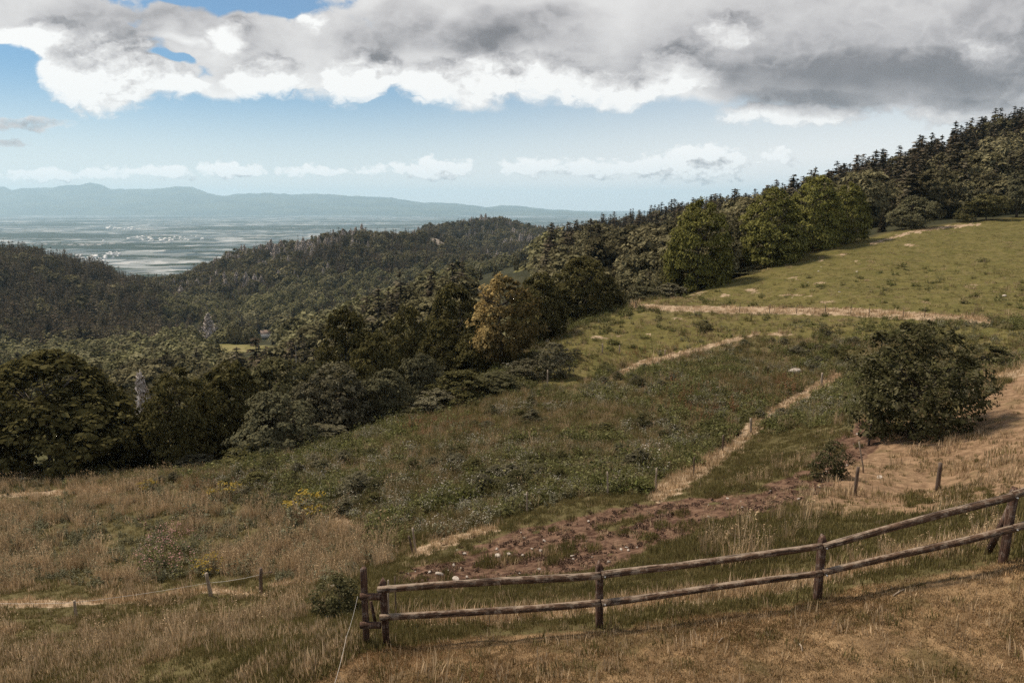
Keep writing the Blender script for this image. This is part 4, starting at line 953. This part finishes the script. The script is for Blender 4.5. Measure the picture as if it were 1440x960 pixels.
def build_meadow():
    r0 = np.random.default_rng(77)
    lawn = [tuft_mesh('lawn_tuft', M['grass_lawn'], 200+k, 30, .085, .014, .042, .0065, .075) for k in range(4)]
    thatch = [tuft_mesh('thatch_tuft', M['straw_dull'], 210+k, 16, .08, .012, .04, .0065, .075) for k in range(3)]
    green = [tuft_mesh('green_tuft', M['grass_green'], 220+k, 40, .14, .04, .115, .010, .09) for k in range(4)]
    tall = [tuft_mesh('tall_tuft', M['straw'], 230+k, 26, .16, .30, .62, .011, .16, 12) for k in range(3)] + [tuft_mesh('tall_tuft', M['straw_dull'], 235+k, 30, .17, .30, .60, .012, .17, 12) for k in range(3)]
    shortstraw = [tuft_mesh('straw_tuft', M['straw'], 240+k, 26, .14, .05, .16, .011, .14) for k in range(2)] + [tuft_mesh('straw_tuft', M['straw_dull'], 244+k, 30, .15, .06, .20, .011, .15) for k in range(2)]
    tuss = [tuft_mesh('tussock', M['grass_green'], 250+k, 130, .30, .16, .34, .014, .13, 0, None, True) for k in range(3)]
    herb = [herb_mesh('herb', M['herb'], 260+k, (9,12,7,10)[k], (.26,.34,.2,.3)[k], (.30,.2,.5,.25)[k], (.62,.45,1.0,.5)[k], (.10,.085,.07,.13)[k]) for k in range(4)] + [tuft_mesh('olive_tuft', M['grass_green'], 265+k, 34, .2, .25, .6, .014, .2) for k in range(2)] + [tuft_mesh('dull_tuft', M['straw_dull'], 268, 22, .18, .25, .6, .012, .2, 8)]
    herbw = [herb_mesh('flowering_herb', M['herb_grey'], 270+k, 9, .24, .34, .66, .075, 9, M['white_flower'], 3, .034) for k in range(3)]
    greyh = [herb_mesh('grey_herb', M['herb_grey'], 275+k, 10, .25, .30, .62, .07, 10) for k in range(2)]
    rust = [herb_mesh('dock', M['herb_rust'], 280+k, 6, .16, .45, .85, .05, 14) for k in range(2)]
    near = dict(y0=7.2, y1=15)
    Z = cand(105000, 7.0, 13.5, 1); L = Z['lawn']
    put('lawn_grass', lawn, Z, np.where(L > .5, .62*np.clip(.35+1.6*(Z['mid']-.28), .12, 1), .05), 1.0, 'short browned grass with green patches in front of the fence', seed=2)
    Z = cand(60000, 7.0, 13.5, 3)
    put('lawn_thatch', thatch, Z, np.where(Z['lawn'] > .5, .55*np.clip(1.15-1.5*(Z['mid']-.2), 0, 1), 0)*.9, 1.1, 'dead straw-coloured thatch lying in the lawn in front of the fence', seed=4)
    Z = cand(230000, 7.2, 62, 5)
    low = np.clip(1-Z['mud']*1.6-Z['dry']*.93-Z['straw']*1.1, 0, 1)
    lb = sstep(560,420,Z['U'])*sstep(815,840,Z['V'])*(1-Z['lawn'])
    g = np.where(Z['lawn'] > .5, .008+.07*sstep(.55,.68,Z['big'])*sstep(.4,.6,Z['mid']), (.38+.55*sstep(.42,.58,Z['mid']))*low*(1-.30*Z['strawm'])*(1-.55*herbzone(Z['U'],Z['V']))*(1-.75*sstep(15,13,Z['y'])*sstep(520,600,Z['U'])))
    put('green_grass', green, Z, g*.66*(1-lb*(.10+.5*sstep(.46,.58,fbm(Z['x']/1.2,Z['y']/1.2,3,151)))), 1.0, 'green and olive grass growing on both sides of the muddy track', seed=6, grow=.30, yref=14)
    Z = cand(110000, 9, 62, 7)
    leftrough = sstep(560, 420, Z['U'])*sstep(690, 720, Z['V'])*(1-Z['lawn'])
    s = .36*Z['strawm']*sstep(.34,.56,Z['mid']+.4*(Z['big']-.5)) + leftrough*.03*sstep(.52,.62,Z['mid']) + 0
    strip = sstep(840, 780, Z['V'])*sstep(690, 760, Z['V'])*sstep(880, 960, Z['U'])*(1-Z['mud'])*(1-Z['dry'])
    s = s + .015*strip*sstep(.54,.64,Z['mid']) + .05*(Z['y'] > 24)*(1-Z['mud'])*(1-Z['dry'])*sstep(.5,.65,Z['big'])
    s = s*sstep(.7,1.3,np.hypot((Z['U']-235)/55,(Z['V']-790)/34))
    put('dry_grass', tall, Z, s*(1-Z['lawn'])*.85, .86, 'tall straw-coloured dry grass of the lower left meadow', seed=8, grow=.25, yref=20)
    Z = cand(80000, 8.0, 130, 9)
    put('straw_grass', shortstraw, Z, np.where(Z['lawn'] > .5, .02, .55*sstep(.25,.8,Z['straw'])+.20*Z['dry']*sstep(.45,.6,Z['mid'])+.02+.9*sstep(560,420,Z['U'])*sstep(815,840,Z['V'])*(1-Z['lawn'])*sstep(.42,.56,Z['mid'])), 1.0, 'short bleached straw along the paths and on the dry bank', seed=10, grow=.55, yref=14)
    Z = cand(150000, 17, 135, 11)
    bare = np.clip(1-Z['mud']*1.3-Z['dry']*1.2-Z['straw']*1.2-Z['pasture']*.93-.75*Z['strawm'], 0, 1)
    nearfade = sstep(18, 28, Z['y'])
    hz = herbzone(Z['U'], Z['V']); lump = sstep(.44,.60,.6*Z['mid']+.4*Z['big']); kind = fbm(Z['x']/7+40, Z['y']/11, 3, 99) + .25*(Z['mid']-.5)
    leafy = sstep(.44,.54,kind)
    put('meadow_herbs', herb[:4], Z, bare*nearfade*hz*(.06+.86*lump)*(.12+.88*leafy), .82, 'dark green leafy herbs covering the meadow slope', seed=12, grow=.30, yref=30)
    put('meadow_grass', herb[4:], Z, bare*nearfade*hz*(1-.85*leafy)*.62 + .10*bare*nearfade*hz, .74, 'olive and straw-tinged uncut grass between the meadow herbs', seed=33, grow=.30, yref=30)
    Z2 = cand(9000, 24, 100, 34); k2 = fbm(Z2['x']/5+80, Z2['y']/6, 3, 101)
    put('bramble_patches', [PROTO['bush1'], PROTO['mound0'], PROTO['mound1']], Z2, herbzone(Z2['U'],Z2['V'])*sstep(.58,.66,k2)*.42*(1-Z2['straw'])*(1-Z2['pasture'])*(1-Z2['mud']), .80, 'low dark brambles and ferns in patches on the meadow slope', (.55,.9), 35, .30, 40)
    Z = cand(70000, 17, 110, 13)
    patch = sstep(.50,.60, fbm(Z['x']/5, Z['y']/9, 3, 95))
    bare = np.clip(1-Z['mud']*1.3-Z['dry']*1.3-Z['straw']*1.2-Z['pasture']-.5*Z['strawm'], 0, 1)
    put('white_flowering_herbs', herbw, Z, bare*patch*herbzone(Z['U'], Z['V'])*.13, .85, 'patches of grey-green herbs with whitish flower heads on the slope', seed=14, grow=.25, yref=30)
    put('grey_herbs', greyh, Z, np.where(Z['r'] > .42, 0, 1)*0 + bare*sstep(.46,.56, fbm(Z['x']/4+9, Z['y']/7, 3, 96))*herbzone(Z['U'], Z['V'])*.24+Z['strawm']*.12, .80, 'grey-green feathery herbs among the meadow plants', seed=15, grow=.25, yref=30)
    Z = cand(30000, 26, 100, 16)
    rp = np.zeros(len(Z['x']))
    for (cu, cv, ru, rv) in ((1000,562,95,34),(620,600,80,22),(1090,545,50,20),(930,500,60,14),(320,690,70,12)): rp = np.maximum(rp, 1-sstep(.5,1.1,np.hypot((Z['U']-cu)/ru,(Z['V']-cv)/rv)))
    put('rusty_docks', rust, Z, rp*.30*(1-Z['straw']), 1.0, 'rust-brown dock stems in the herb meadow', seed=17, grow=.2, yref=40)
    Z = cand(26000, 14.5, 60, 18)
    near_mud = np.clip(inside(Z['U'], Z['V'], MUDP, 26), 0, 1)
    tm = near_mud*np.where(Z['mud'] > .3, .01+.22*sstep(.56,.64,Z['mid']), .16) + .035*(1-Z['dry'])*(1-Z['lawn'])*(1-Z['pasture'])*sstep(680,640,Z['V'])
    tm = tm + .0*Z['dry'] + .4*(1-sstep(.4,1.1,np.hypot((Z['U']-1330)/90,(Z['V']-700)/18)))
    put('grass_tussocks', tuss, Z, tm*(1-Z['lawn'])*.55, .62, 'domed green grass tussocks around the red-brown mud', seed=19, grow=.35, yref=18)
    Z = cand(60000, 55, 205, 20)
    put('pasture_grass', [tuft_mesh('pasture_tuft', M['grass_green'], 290+k, 40, .34, .03, .085, .022, .16) for k in range(3)], Z, Z['pasture']*(.25+.5*Z['mid'])*(1-Z['straw']), 1.15, 'short grazed green grass of the upper pasture', seed=21, grow=.3, yref=80)
    put('pasture_straw', [tuft_mesh('pasture_straw', M['straw'], 295+k, 26, .35, .05, .16, .025, .16) for k in range(3)], Z, Z['pasture']*sstep(.60,.68,fbm(Z['x']/7,Z['y']/10,4,97))*.5 + Z['straw']*.6, 1.2, 'bleached straw patches in the upper pasture', seed=22, grow=.3, yref=80)
    clod = []
    for k in range(4):
        V, Q = leaves(r0.normal(size=(26,3))*np.array([.05,.05,.018]), unit(r0.normal(size=(26,3))+np.array([0,0,.5])), np.full(26,.05), r0, 1.1); clod.append(mesh_np('clod', V, Q, M['clod']))
    Z = cand(60000, 15, 45, 41)
    put('mud_clods', clod, Z, Z['mud']*.28*sstep(.4,.6,fbm(Z['x']/.7, Z['y']/.7, 3, 141)), 0.75, 'clods and hoof-churned lumps of red-brown mud', seed=42, grow=.3, yref=20)
    # single flowering plants
    r = np.random.default_rng(9)
    yel = herb_mesh('flower', M['herb_grey'], 300, 30, .42, .55, .85, .08, 12, M['yellow_flower'], 9, .055)
    for (U, V, Wp, lab) in ((430,730,60,'largest yellow-flowering tansy clump, beside a grey-green bush in the dry meadow'),(297,806,44,'yellow-flowering tansy clump just behind the leaning wire fence stake'),(316,702,40,'yellow-flowering tansy clump in the middle of the meadow below the trees'),(206,692,28,'small yellow-flowering tansy clump at the far meadow edge')):
        p = hit(U, V); o = obj('flowering_plant', yel, None, p); s = Wp*p.y/FPX/.95; o.scale = (s, s, s*.8); o.rotation_euler.z = r.uniform(0,6)
        tag(o, lab, 'plant', None)
    pk = [herb_mesh('fireweed', M['herb'], 310+k, 5, .10, .8, 1.2, .06, 12, M['pink_flower'], 9, .034, .12) for k in range(2)]
    for (U, V) in ((222,768),(212,760),(243,760),(236,772),(258,768),(208,785),(228,790),(246,792),(270,782),(233,760),(228,782),(240,785),(250,778),(215,795),(205,802),(262,775),(245,770),(232,795),(220,752),(255,790)):
        U += r.normal()*12; V += r.normal()*8; p = hit(U, V+12); o = obj('fireweed_plant', pk[r.integers(0,2)], None, p); s = r.uniform(1.0,1.35); o.scale = (s*1.2,s*1.2,s); o.rotation_euler.z = r.uniform(0,6)
        tag(o, 'pink fireweed stem in the flowering patch of the dry left meadow', 'plant', 'pink fireweed stems')
build_meadow()
# ------------------------------------------------------------------ the rail fence
def rail_mesh(a, b, ra, rb, seed):
    """a peeled pole from a to b, slightly crooked, in its own frame (x along the pole)"""
    r = np.random.default_rng(seed); L = (b-a).length; n = 22; k = 14; V = []; Q = []
    for i in range(n+1):
        t = i/n; rr = ra+(rb-ra)*t; oy = math.sin(t*5+seed)*.010+math.sin(t*13+seed*2)*.004; oz = math.sin(t*4+seed*3)*.012
        for j in range(k):
            q = rr*(1+.05*math.sin(3*6.28*j/k+seed+t*4)+r.normal()*.018); V.append((t*L, oy+q*math.cos(6.28318*j/k), oz+q*math.sin(6.28318*j/k)))
    for i in range(n):
        for j in range(k): Q.append((i*k+j, (i+1)*k+j, (i+1)*k+(j+1)%k, i*k+(j+1)%k))
    c0 = len(V); V += [(-.004,0,0),(L+.004,0,0)]; T = []
    for j in range(k): T += [(c0, j, (j+1)%k), (c0+1, n*k+(j+1)%k, n*k+j)]
    return mesh_np('rail', V, [np.array(Q), np.array(T)], M['rail_wood'], False)
def post_mesh(h, w, seed, tip=.10, d=None):
    """square-sawn post, chamfered edges, gabled top"""
    r = np.random.default_rng(seed); d = d or w; V = []; Q = []; T = []; n = 9; c = .22
    prof = [(-1+c,-1),(1-c,-1),(1,-1+c),(1,1-c),(1-c,1),(-1+c,1),(-1,1-c),(-1,-1+c)]
    for i in range(n+1):
        z = -.35 + (h-tip+.35)*i/n
        for (x, y) in prof: V.append((x*w/2+r.normal()*.0025, y*d/2+r.normal()*.0025, z))
    for i in range(n):
        for j in range(8): Q.append((i*8+j, i*8+(j+1)%8, (i+1)*8+(j+1)%8, (i+1)*8+j))
    c0 = len(V); V += [(0,-d*.42,h),(0,d*.42,h)]; e = n*8
    T = [(e+0,e+1,c0),(e+1,e+2,c0),(e+4,e+5,c0+1),(e+5,e+6,c0+1),(e+6,e+7,c0+1)]
    T += [(e+7,e+0,c0),(e+2,e+3,c0+1),(e+3,e+4,c0+1)]; T += [(e+2,c0+1,c0),(e+7,c0,c0+1)]
    return mesh_np('post', V, [np.array(Q), np.array(T)], M['post_wood'])
def build_fence():
    posts = [(540,812,908,11.2),(845,789,884,11.3),(1157,750,842,11.4),(1425,684,787,11.3),(1712,600,716,11.25)]
    f = empty('rail_fence', hit(845, 884)); tag(f, 'weathered wooden fence of two round rails on square posts below the lawn', 'fence')
    inv = Vector(f.location)
    base = []
    for k, (U, V0, V1, Y) in enumerate(posts):
        top = P(U, V0, Y); z0 = gz(top.x, Y); base.append((top, z0))
        p = obj('post', post_mesh(top.z-z0, .115, k, .11), f, Vector((top.x, Y, z0))-inv); p.rotation_euler = (random.uniform(-.02,.02), random.uniform(-.02,.02), .1+.12*k)
    e = P(511, 797, 11.05); z0 = gz(e.x, 11.05); p = obj('post', post_mesh(e.z-z0, .10, 9, .03), f, Vector((e.x, 11.05, z0))-inv)
    fr = .135                                     # rails run along the lawn side of the posts
    tops = [(531,829),(845,808),(1157,768),(1425,697),(1712,592)]; lows = [(534,869),(845,847),(1157,806),(1425,742),(1712,650)]
    for nm, pts, r0 in (('top', tops, .061), ('low', lows, .058)):
        for k in range(4):
            ya = posts[k][3]-fr; yb = posts[k+1][3]-fr
            a = P(*pts[k], ya); b = P(*pts[k+1], yb)
            g = .012; d = (b-a).normalized()
            me = rail_mesh(a+d*(0 if k == 0 else g), b-d*g, r0*(1.06 if k % 2 else .96), r0*(.92 if k % 2 else 1.08), 3*k+(7 if nm == 'low' else 0))
            o = obj('rail', me, f, a+d*(0 if k == 0 else g)-inv); o.rotation_mode = 'QUATERNION'; o.rotation_quaternion = d.to_track_quat('X', 'Z')
            if k:
                bm = MB(); bm.tube([(0,-.015,0),(0,.10,0)], .012, 8); w = obj('bolt', bm.mesh('bolt', M['metal']), f, P(pts[k][0]+6, pts[k][1]+3, posts[k][3]-fr-.068)-inv)
    for V in (838, 878):                          # short boards tying the doubled end post
        a = P(506, V, 10.96); b = P(536, V+1, 10.96+.0); bm = MB(); bm.box((0,0,0), ((b-a).length, .05, .105))
        o = obj('cross_board', bm.mesh('cross_board', M['post_wood']), f, (a+b)/2-inv)
    a = P(522, 846, 11.28); bm = MB(); bm.box((0,0,0), (.05,.03,.46)); o = obj('loose_board', bm.mesh('loose_board', M['post_wood']), f, P(525,862,11.3)-inv); o.rotation_euler = (0,-.16,0)
    bm = MB(); a = P(1426, 702, 11.5); b = P(1386, 780, 11.95); b.z = gz(b.x, b.y)-.1; bm.tube([a-a, b-a], .055, 10); obj('brace', bm.mesh('brace', M['post_wood']), f, a-inv)
build_fence()
# ------------------------------------------------------------------ stakes, wires, stones
def stake(U, V0, V1, wpx, mat, label, lean=0, name='fence_stake', group=None, Y=None):
    p = hit(U, V1) if Y is None else Vector((float(ray(U,V1)[0])*Y, Y, gz(float(ray(U,V1)[0])*Y, Y)))
    d = p.y*CP - p.z*SP; h = (V1-V0)*d/FPX/CP*1.0; w = max(wpx*d/FPX, .03); bm = MB()
    r = random.Random(U); n = 5
    pts = [(lean*h*k/n + r.uniform(-.006,.006), r.uniform(-.006,.006), -.2 if k == 0 else h*k/n) for k in range(n+1)]
    bm.tube(pts, [w/2*(1.08-.22*k/n) for k in range(n+1)], 7)
    o = obj(name, bm.mesh('stake', mat), None, p); return tag(o, label, 'post', group), p, h
W, K = M['stake'], M['stake_dark']
STK = [(297,803,838,5,W,'pale leaning wire fence stake with the white wire at its top, left meadow',-.12),(367,796,837,5,K,'dark wire fence stake with a small insulator arm at the end of the wire',.06),(108,842,872,4,W,'thin pale stake under the white wire near the left edge',0),
 (1318,649,690,6,K,'dark straight post standing on the dry brown bank',0),(1201,655,696,5,K,'thin dark post at the lower left foot of the dry brown bank',.05),(1215,620,665,2.2,W,'thin bent stick beside the post at the foot of the dry bank',-.25),(1222,588,622,3,K,'dark post under the large leafy bush at the top of the mud',0),
 (585,740,776,3.2,W,'pale leaning stake beside the short straw ledge',-.10),(581,752,778,3,K,'dark short stick touching the pale stake at the straw ledge',-.2),(741,690,722,2.4,W,'thin stake standing in the herbs left of the mud',0),(731,708,722,2,W,'short stub beside the thin stake left of the mud',0),
 (855,662,696,2.4,W,'thin stake in the herbs above the middle of the mud',-.05),(922,657,692,2.6,W,'pale stake at the lower end of the long straw path',0),(975,641,670,2.2,K,'thin dark stake against the lower long straw path',0),(1016,612,634,3,K,'dark stake left of the middle of the long straw path',0),(1056,588,610,3.2,W,'leaning pale stake beside the upper long straw path',-.08),(1155,524,543,3,W,'whitish stake at the upper end of the long straw path',0),
 (847,484,497,2,W,'tiny white stake in the meadow below the lone round beech',0),(871,486,497,2,W,'tiny white stake right of its twin in the meadow below the lone round beech',0),(770,520,545,2,W,'thin stake in front of the lone hawthorn',0),(935,492,500,2,W,'tiny yellowish marker stake beside the upper straw path',0),(894,424,433,2,K,'short stake at the left end of the straw-coloured track',0),(689,500,518,2,W,'whitish stake below the trunk of the yellow-tinged maple',0),
 (546,800,858,2.6,W,'thin whitish stake right behind the fence end post',.03),(557,800,862,1.6,K,'thin dark rod just behind the fence end post',0)]
SPK = {}
for (U, V0, V1, w, m, lab, ln) in STK:
    if U in (546, 557): o, p, h = stake(U, V0, V1, w, m, lab, ln, Y=13.0)
    else: o, p, h = stake(U, V0, V1, w, m, lab, ln)
    SPK[U] = (p, h, ln)
for U in (1040,1082,1120,1160,1196,1222,1270,1300):
    V1 = 437 + (U-1000)*.028; stake(U, V1-12, V1+1, 1.0, K, 'thin dark fence stake in the row along the straw-coloured track', 0, group='thin stakes along the straw-coloured track')
p, h, ln = SPK[367]; bm = MB(); bm.tube([(ln*h*.8,0,h*.82),(ln*h*.8+.40,.02,h*.84)], .014, 6); bm.tube([(ln*h*.8+.32,.02,h*.84),(ln*h*.8+.42,.02,h*.84)], .03, 8)
arm = [o for o in COL.objects if o.get('label','').startswith('dark wire fence stake')][0]; obj('insulator_arm', bm.mesh('insulator_arm', K), arm)
def cord(name, pts, rad, label):
    pts = [Vector(q) for q in pts]; bm = MB(); o0 = pts[0]
    fine = []
    for a, b in zip(pts[:-1], pts[1:]):
        for k in range(8): fine.append(a.lerp(b, k/8) - Vector((0,0,.05*4*(k/8)*(1-k/8))) - o0)
    fine.append(pts[-1]-o0); bm.tube(fine, rad, 5)
    return tag(obj(name, bm.mesh(name, M['cord']), None, o0), label, 'wire')
pa, ha, la = SPK[297]; pb, hb, lb = SPK[367]; pc, hc, lc = SPK[108]
left = P(-60, 846, pc.y); cord('fence_wire', [left, pc+Vector((0,-.02,hc*.92)), pa+Vector((la*ha*.75,-.04,ha*.60)), pb+Vector((lb*hb*.7,-.04,hb*.78))], .005, 'thin white fence wire strung between the left meadow stakes')
e0 = P(503, 838, 10.9); e1 = P(487, 895, 10.4); e2 = P(468, 968, 9.3); e2.z = max(e2.z, gz(e2.x, e2.y)+.01)
cord('guy_cord', [e0, e1, e2], .0025, 'thin white cord running from the fence end post down to the lawn')
def stone_mesh(seed):
    r = np.random.default_rng(seed); import bmesh
    bm = bmesh.new(); bmesh.ops.create_icosphere(bm, subdivisions=2, radius=.5); me = bpy.data.meshes.new('stone'); bm.to_mesh(me); bm.free()
    V = np.array([v.co[:] for v in me.vertices]); n = r.normal(size=(7,3)); n = unit(n)
    for k in range(7): V -= np.maximum((V@n[k] - r.uniform(.26,.42)), 0)[:,None]*n[k]
    V *= np.array([1, r.uniform(.6,.9), r.uniform(.42,.65)]); me.vertices.foreach_set('co', V.astype(np.float32).ravel()); me.materials.append(M['stone']); me.update()
    return me
stones = [stone_mesh(k) for k in range(5)]
def stone(U, V, wpx, label, group=None, sink=.15):
    p = hit(U, V); d = p.y*CP - p.z*SP; s = wpx*d/FPX; o = obj('stone', stones[random.randint(0,4)], None, p+Vector((0,0,s*(.25-sink)-(.08 if group else 0))))
    o.scale = (s,s,s); o.rotation_euler = (random.uniform(-.2,.2), random.uniform(-.2,.2), random.uniform(0,6)); return tag(o, label, 'stone', group)
for (U, V, w, lab) in ((618,808,13,'pale stone at the left end of the mud behind the fence'),(641,816,14,'pale pointed stone on the mud just behind the top rail'),(470,827,16,'pinkish stone left of the doubled fence end post'),(441,828,9,'small pinkish stone at the cut bank left of the fence end post'),(700,782,13,'flat pale stone beside green tussock at the mud edge'),(716,780,10,'small pale stone right of the flat stone at the mud edge'),
   (1118,526,22,'long flat grey boulder in the herbs left of the large leafy bush'),(832,556,13,'grey boulder in the herb meadow below the upper straw path'),(640,566,10,'pale boulder at the left foot of the hazel bushes'),(1237,672,10,'white stone on the dry bank above the thin dark post'),(1412,417,9,'whitish stone in the pasture near the right edge'),(984,403,7,'white stone at the foot of the leftmost pasture beech')):
    stone(U, V, w, lab)
r = np.random.default_rng(12); n = 0
while n < 58:
    U = r.uniform(560, 1240); V = r.uniform(590, 815)
    if inside(np.array([U]), np.array([V]), MUDP, 4)[0] > .5:
        stone(U, V, r.uniform(2.5, 7)*(V/760)**2, 'small pale stone lying in the red-brown mud', 'small pale stones in the mud', .2); n += 1
for k in range(16):
    stone(r.uniform(1170,1300), r.uniform(640,720), r.uniform(3,6), 'small pale stone at the foot of the dry brown bank', 'small pale stones on the dry bank', .2)
for k in range(14):
    stone(r.uniform(960,1220), r.uniform(355,425), r.uniform(2,5), 'pale stone half sunk in the pasture below the big beeches', 'pale stones in the pasture below the beeches', .25)
def stick(U0, V0, U1, V1, rad, label):
    a = hit(U0, V0); b = hit(U1, V1); bm = MB(); bm.tube([(0,0,.02),((b-a)*.5+Vector((.01,.01,.035))), (b-a)+Vector((0,0,.02))], [rad,rad*.9,rad*.5], 6)
    tag(obj('stick', bm.mesh('stick', W), None, a), label, 'stick')
stick(1256,839,1274,829,.013,'pale broken stick lying on the brown lawn right of the third post')
stick(498,772,505,738,.02,'dead grey stalk standing in the straw grass left of the leaning pale stake')
stick(1124,907,1128,917,.012,'short whitish twig lying low on the brown lawn')
stick(1010,905,1018,898,.007,'thin straw-coloured twig lying on the lawn left of the whitish twig')
# ------------------------------------------------------------------ houses far below
def house(U, V, Y, L, Wd, Hh, label, roofmat, group=None, rz=0, name='farmhouse', hide=None):
    u = float(ray(U, V)[0]); x = u*Y; z0 = gz(x, Y) if Y < 3000 else PLAIN_Z
    e = empty(name, (x, Y, z0)); tag(e, label, 'house', group); e.rotation_euler.z = rz
    b = MB(); b.box((0,0,Hh*.5-.5), (L, Wd, Hh+1)); b.add([(-L/2,-Wd/2,Hh),(-L/2,Wd/2,Hh),(-L/2,0,Hh+Wd*.42),(L/2,-Wd/2,Hh),(L/2,Wd/2,Hh),(L/2,0,Hh+Wd*.42)], None, [(0,1,2),(3,5,4)])
    obj('wall', b.mesh('wall', M['wall_white']), e)
    b = MB(); o = Wd*.06; t = .25
    for s in (-1, 1): b.add([(-L/2-o,s*(Wd/2+o),Hh-o*.8),(L/2+o,s*(Wd/2+o),Hh-o*.8),(L/2+o,0,Hh+Wd*.42+.02),(-L/2-o,0,Hh+Wd*.42+.02),(-L/2-o,s*(Wd/2+o),Hh-o*.8+t),(L/2+o,s*(Wd/2+o),Hh-o*.8+t),(L/2+o,0,Hh+Wd*.42+t),(-L/2-o,0,Hh+Wd*.42+t)], [(0,1,2,3),(4,5,6,7),(0,1,5,4),(1,2,6,5),(2,3,7,6),(3,0,4,7)])
    obj('roof', b.mesh('roof', roofmat), e)
    return e
e = house(374, 472, hit(374,474).y, 10, 7, 3.6, 'white farmhouse among trees beside the small valley clearing', M['tile_roof'], None, .5)
for k, xx in enumerate((-3, 0, 3)):
    b = MB(); b.box((0,0,0), (1.2,.12,1.4)); obj('window', b.mesh('window', M['dark_pane']), e, (xx,-3.03,1.9))
def copy_tree(o, parent=None):
    c = o.copy(); COL.objects.link(c); c.parent = parent
    for ch in list(o.children): copy_tree(ch, c)
    return c
r = np.random.default_rng(44)
proto = None
def village(cU, cV, su, sv, n, label, group, rf):
    global proto
    base = None
    for k in range(n):
        U = r.normal(cU, su); V = r.normal(cV, sv)
        u, t = ray(U, V); t = min(float(t), -.02); Y = PLAIN_Z/t; x = float(u)*Y; s = r.uniform(.8, 1.8)*(Y/5200)**.7
        if base is None: base = house(cU, cV, Y, 15, 11, 6, label, rf, group, name='village_house'); o = base
        else: o = copy_tree(base)
        o.location = (x, Y, PLAIN_Z); o.scale = (s, s, s); o.rotation_euler.z = r.uniform(0, 3.14)
village(128, 364, 14, 2.2, 40, 'pale house in the nearest village on the plain beside the left hill', 'houses of the nearest village on the plain', M['pale_roof'])
village(160, 358, 6, 1.6, 14, 'pale shed roof at the upper end of the nearest plain village', 'sheds above the nearest village on the plain', M['pale_roof'])
village(222, 337, 26, 1.8, 40, 'pale house in the long village in mid plain beyond the ridge', 'houses of the long village in mid plain', M['wall_white'])
village(170, 322, 16, 1.3, 18, 'pale house in the distant village near the middle of the plain', 'houses of the distant plain village', M['wall_white'])
for (U, V, L, lab) in ((48,296.5,260,'big white hall far out on the plain at left'),(59,291.5,140,'smaller white hall behind the big one far out on the plain')):
    t = float(ray(U, V)[1]); Y = PLAIN_Z/t; o = house(U, V, Y, L, 120, 40, lab, M['pale_roof'], None, .1, 'industrial_hall')
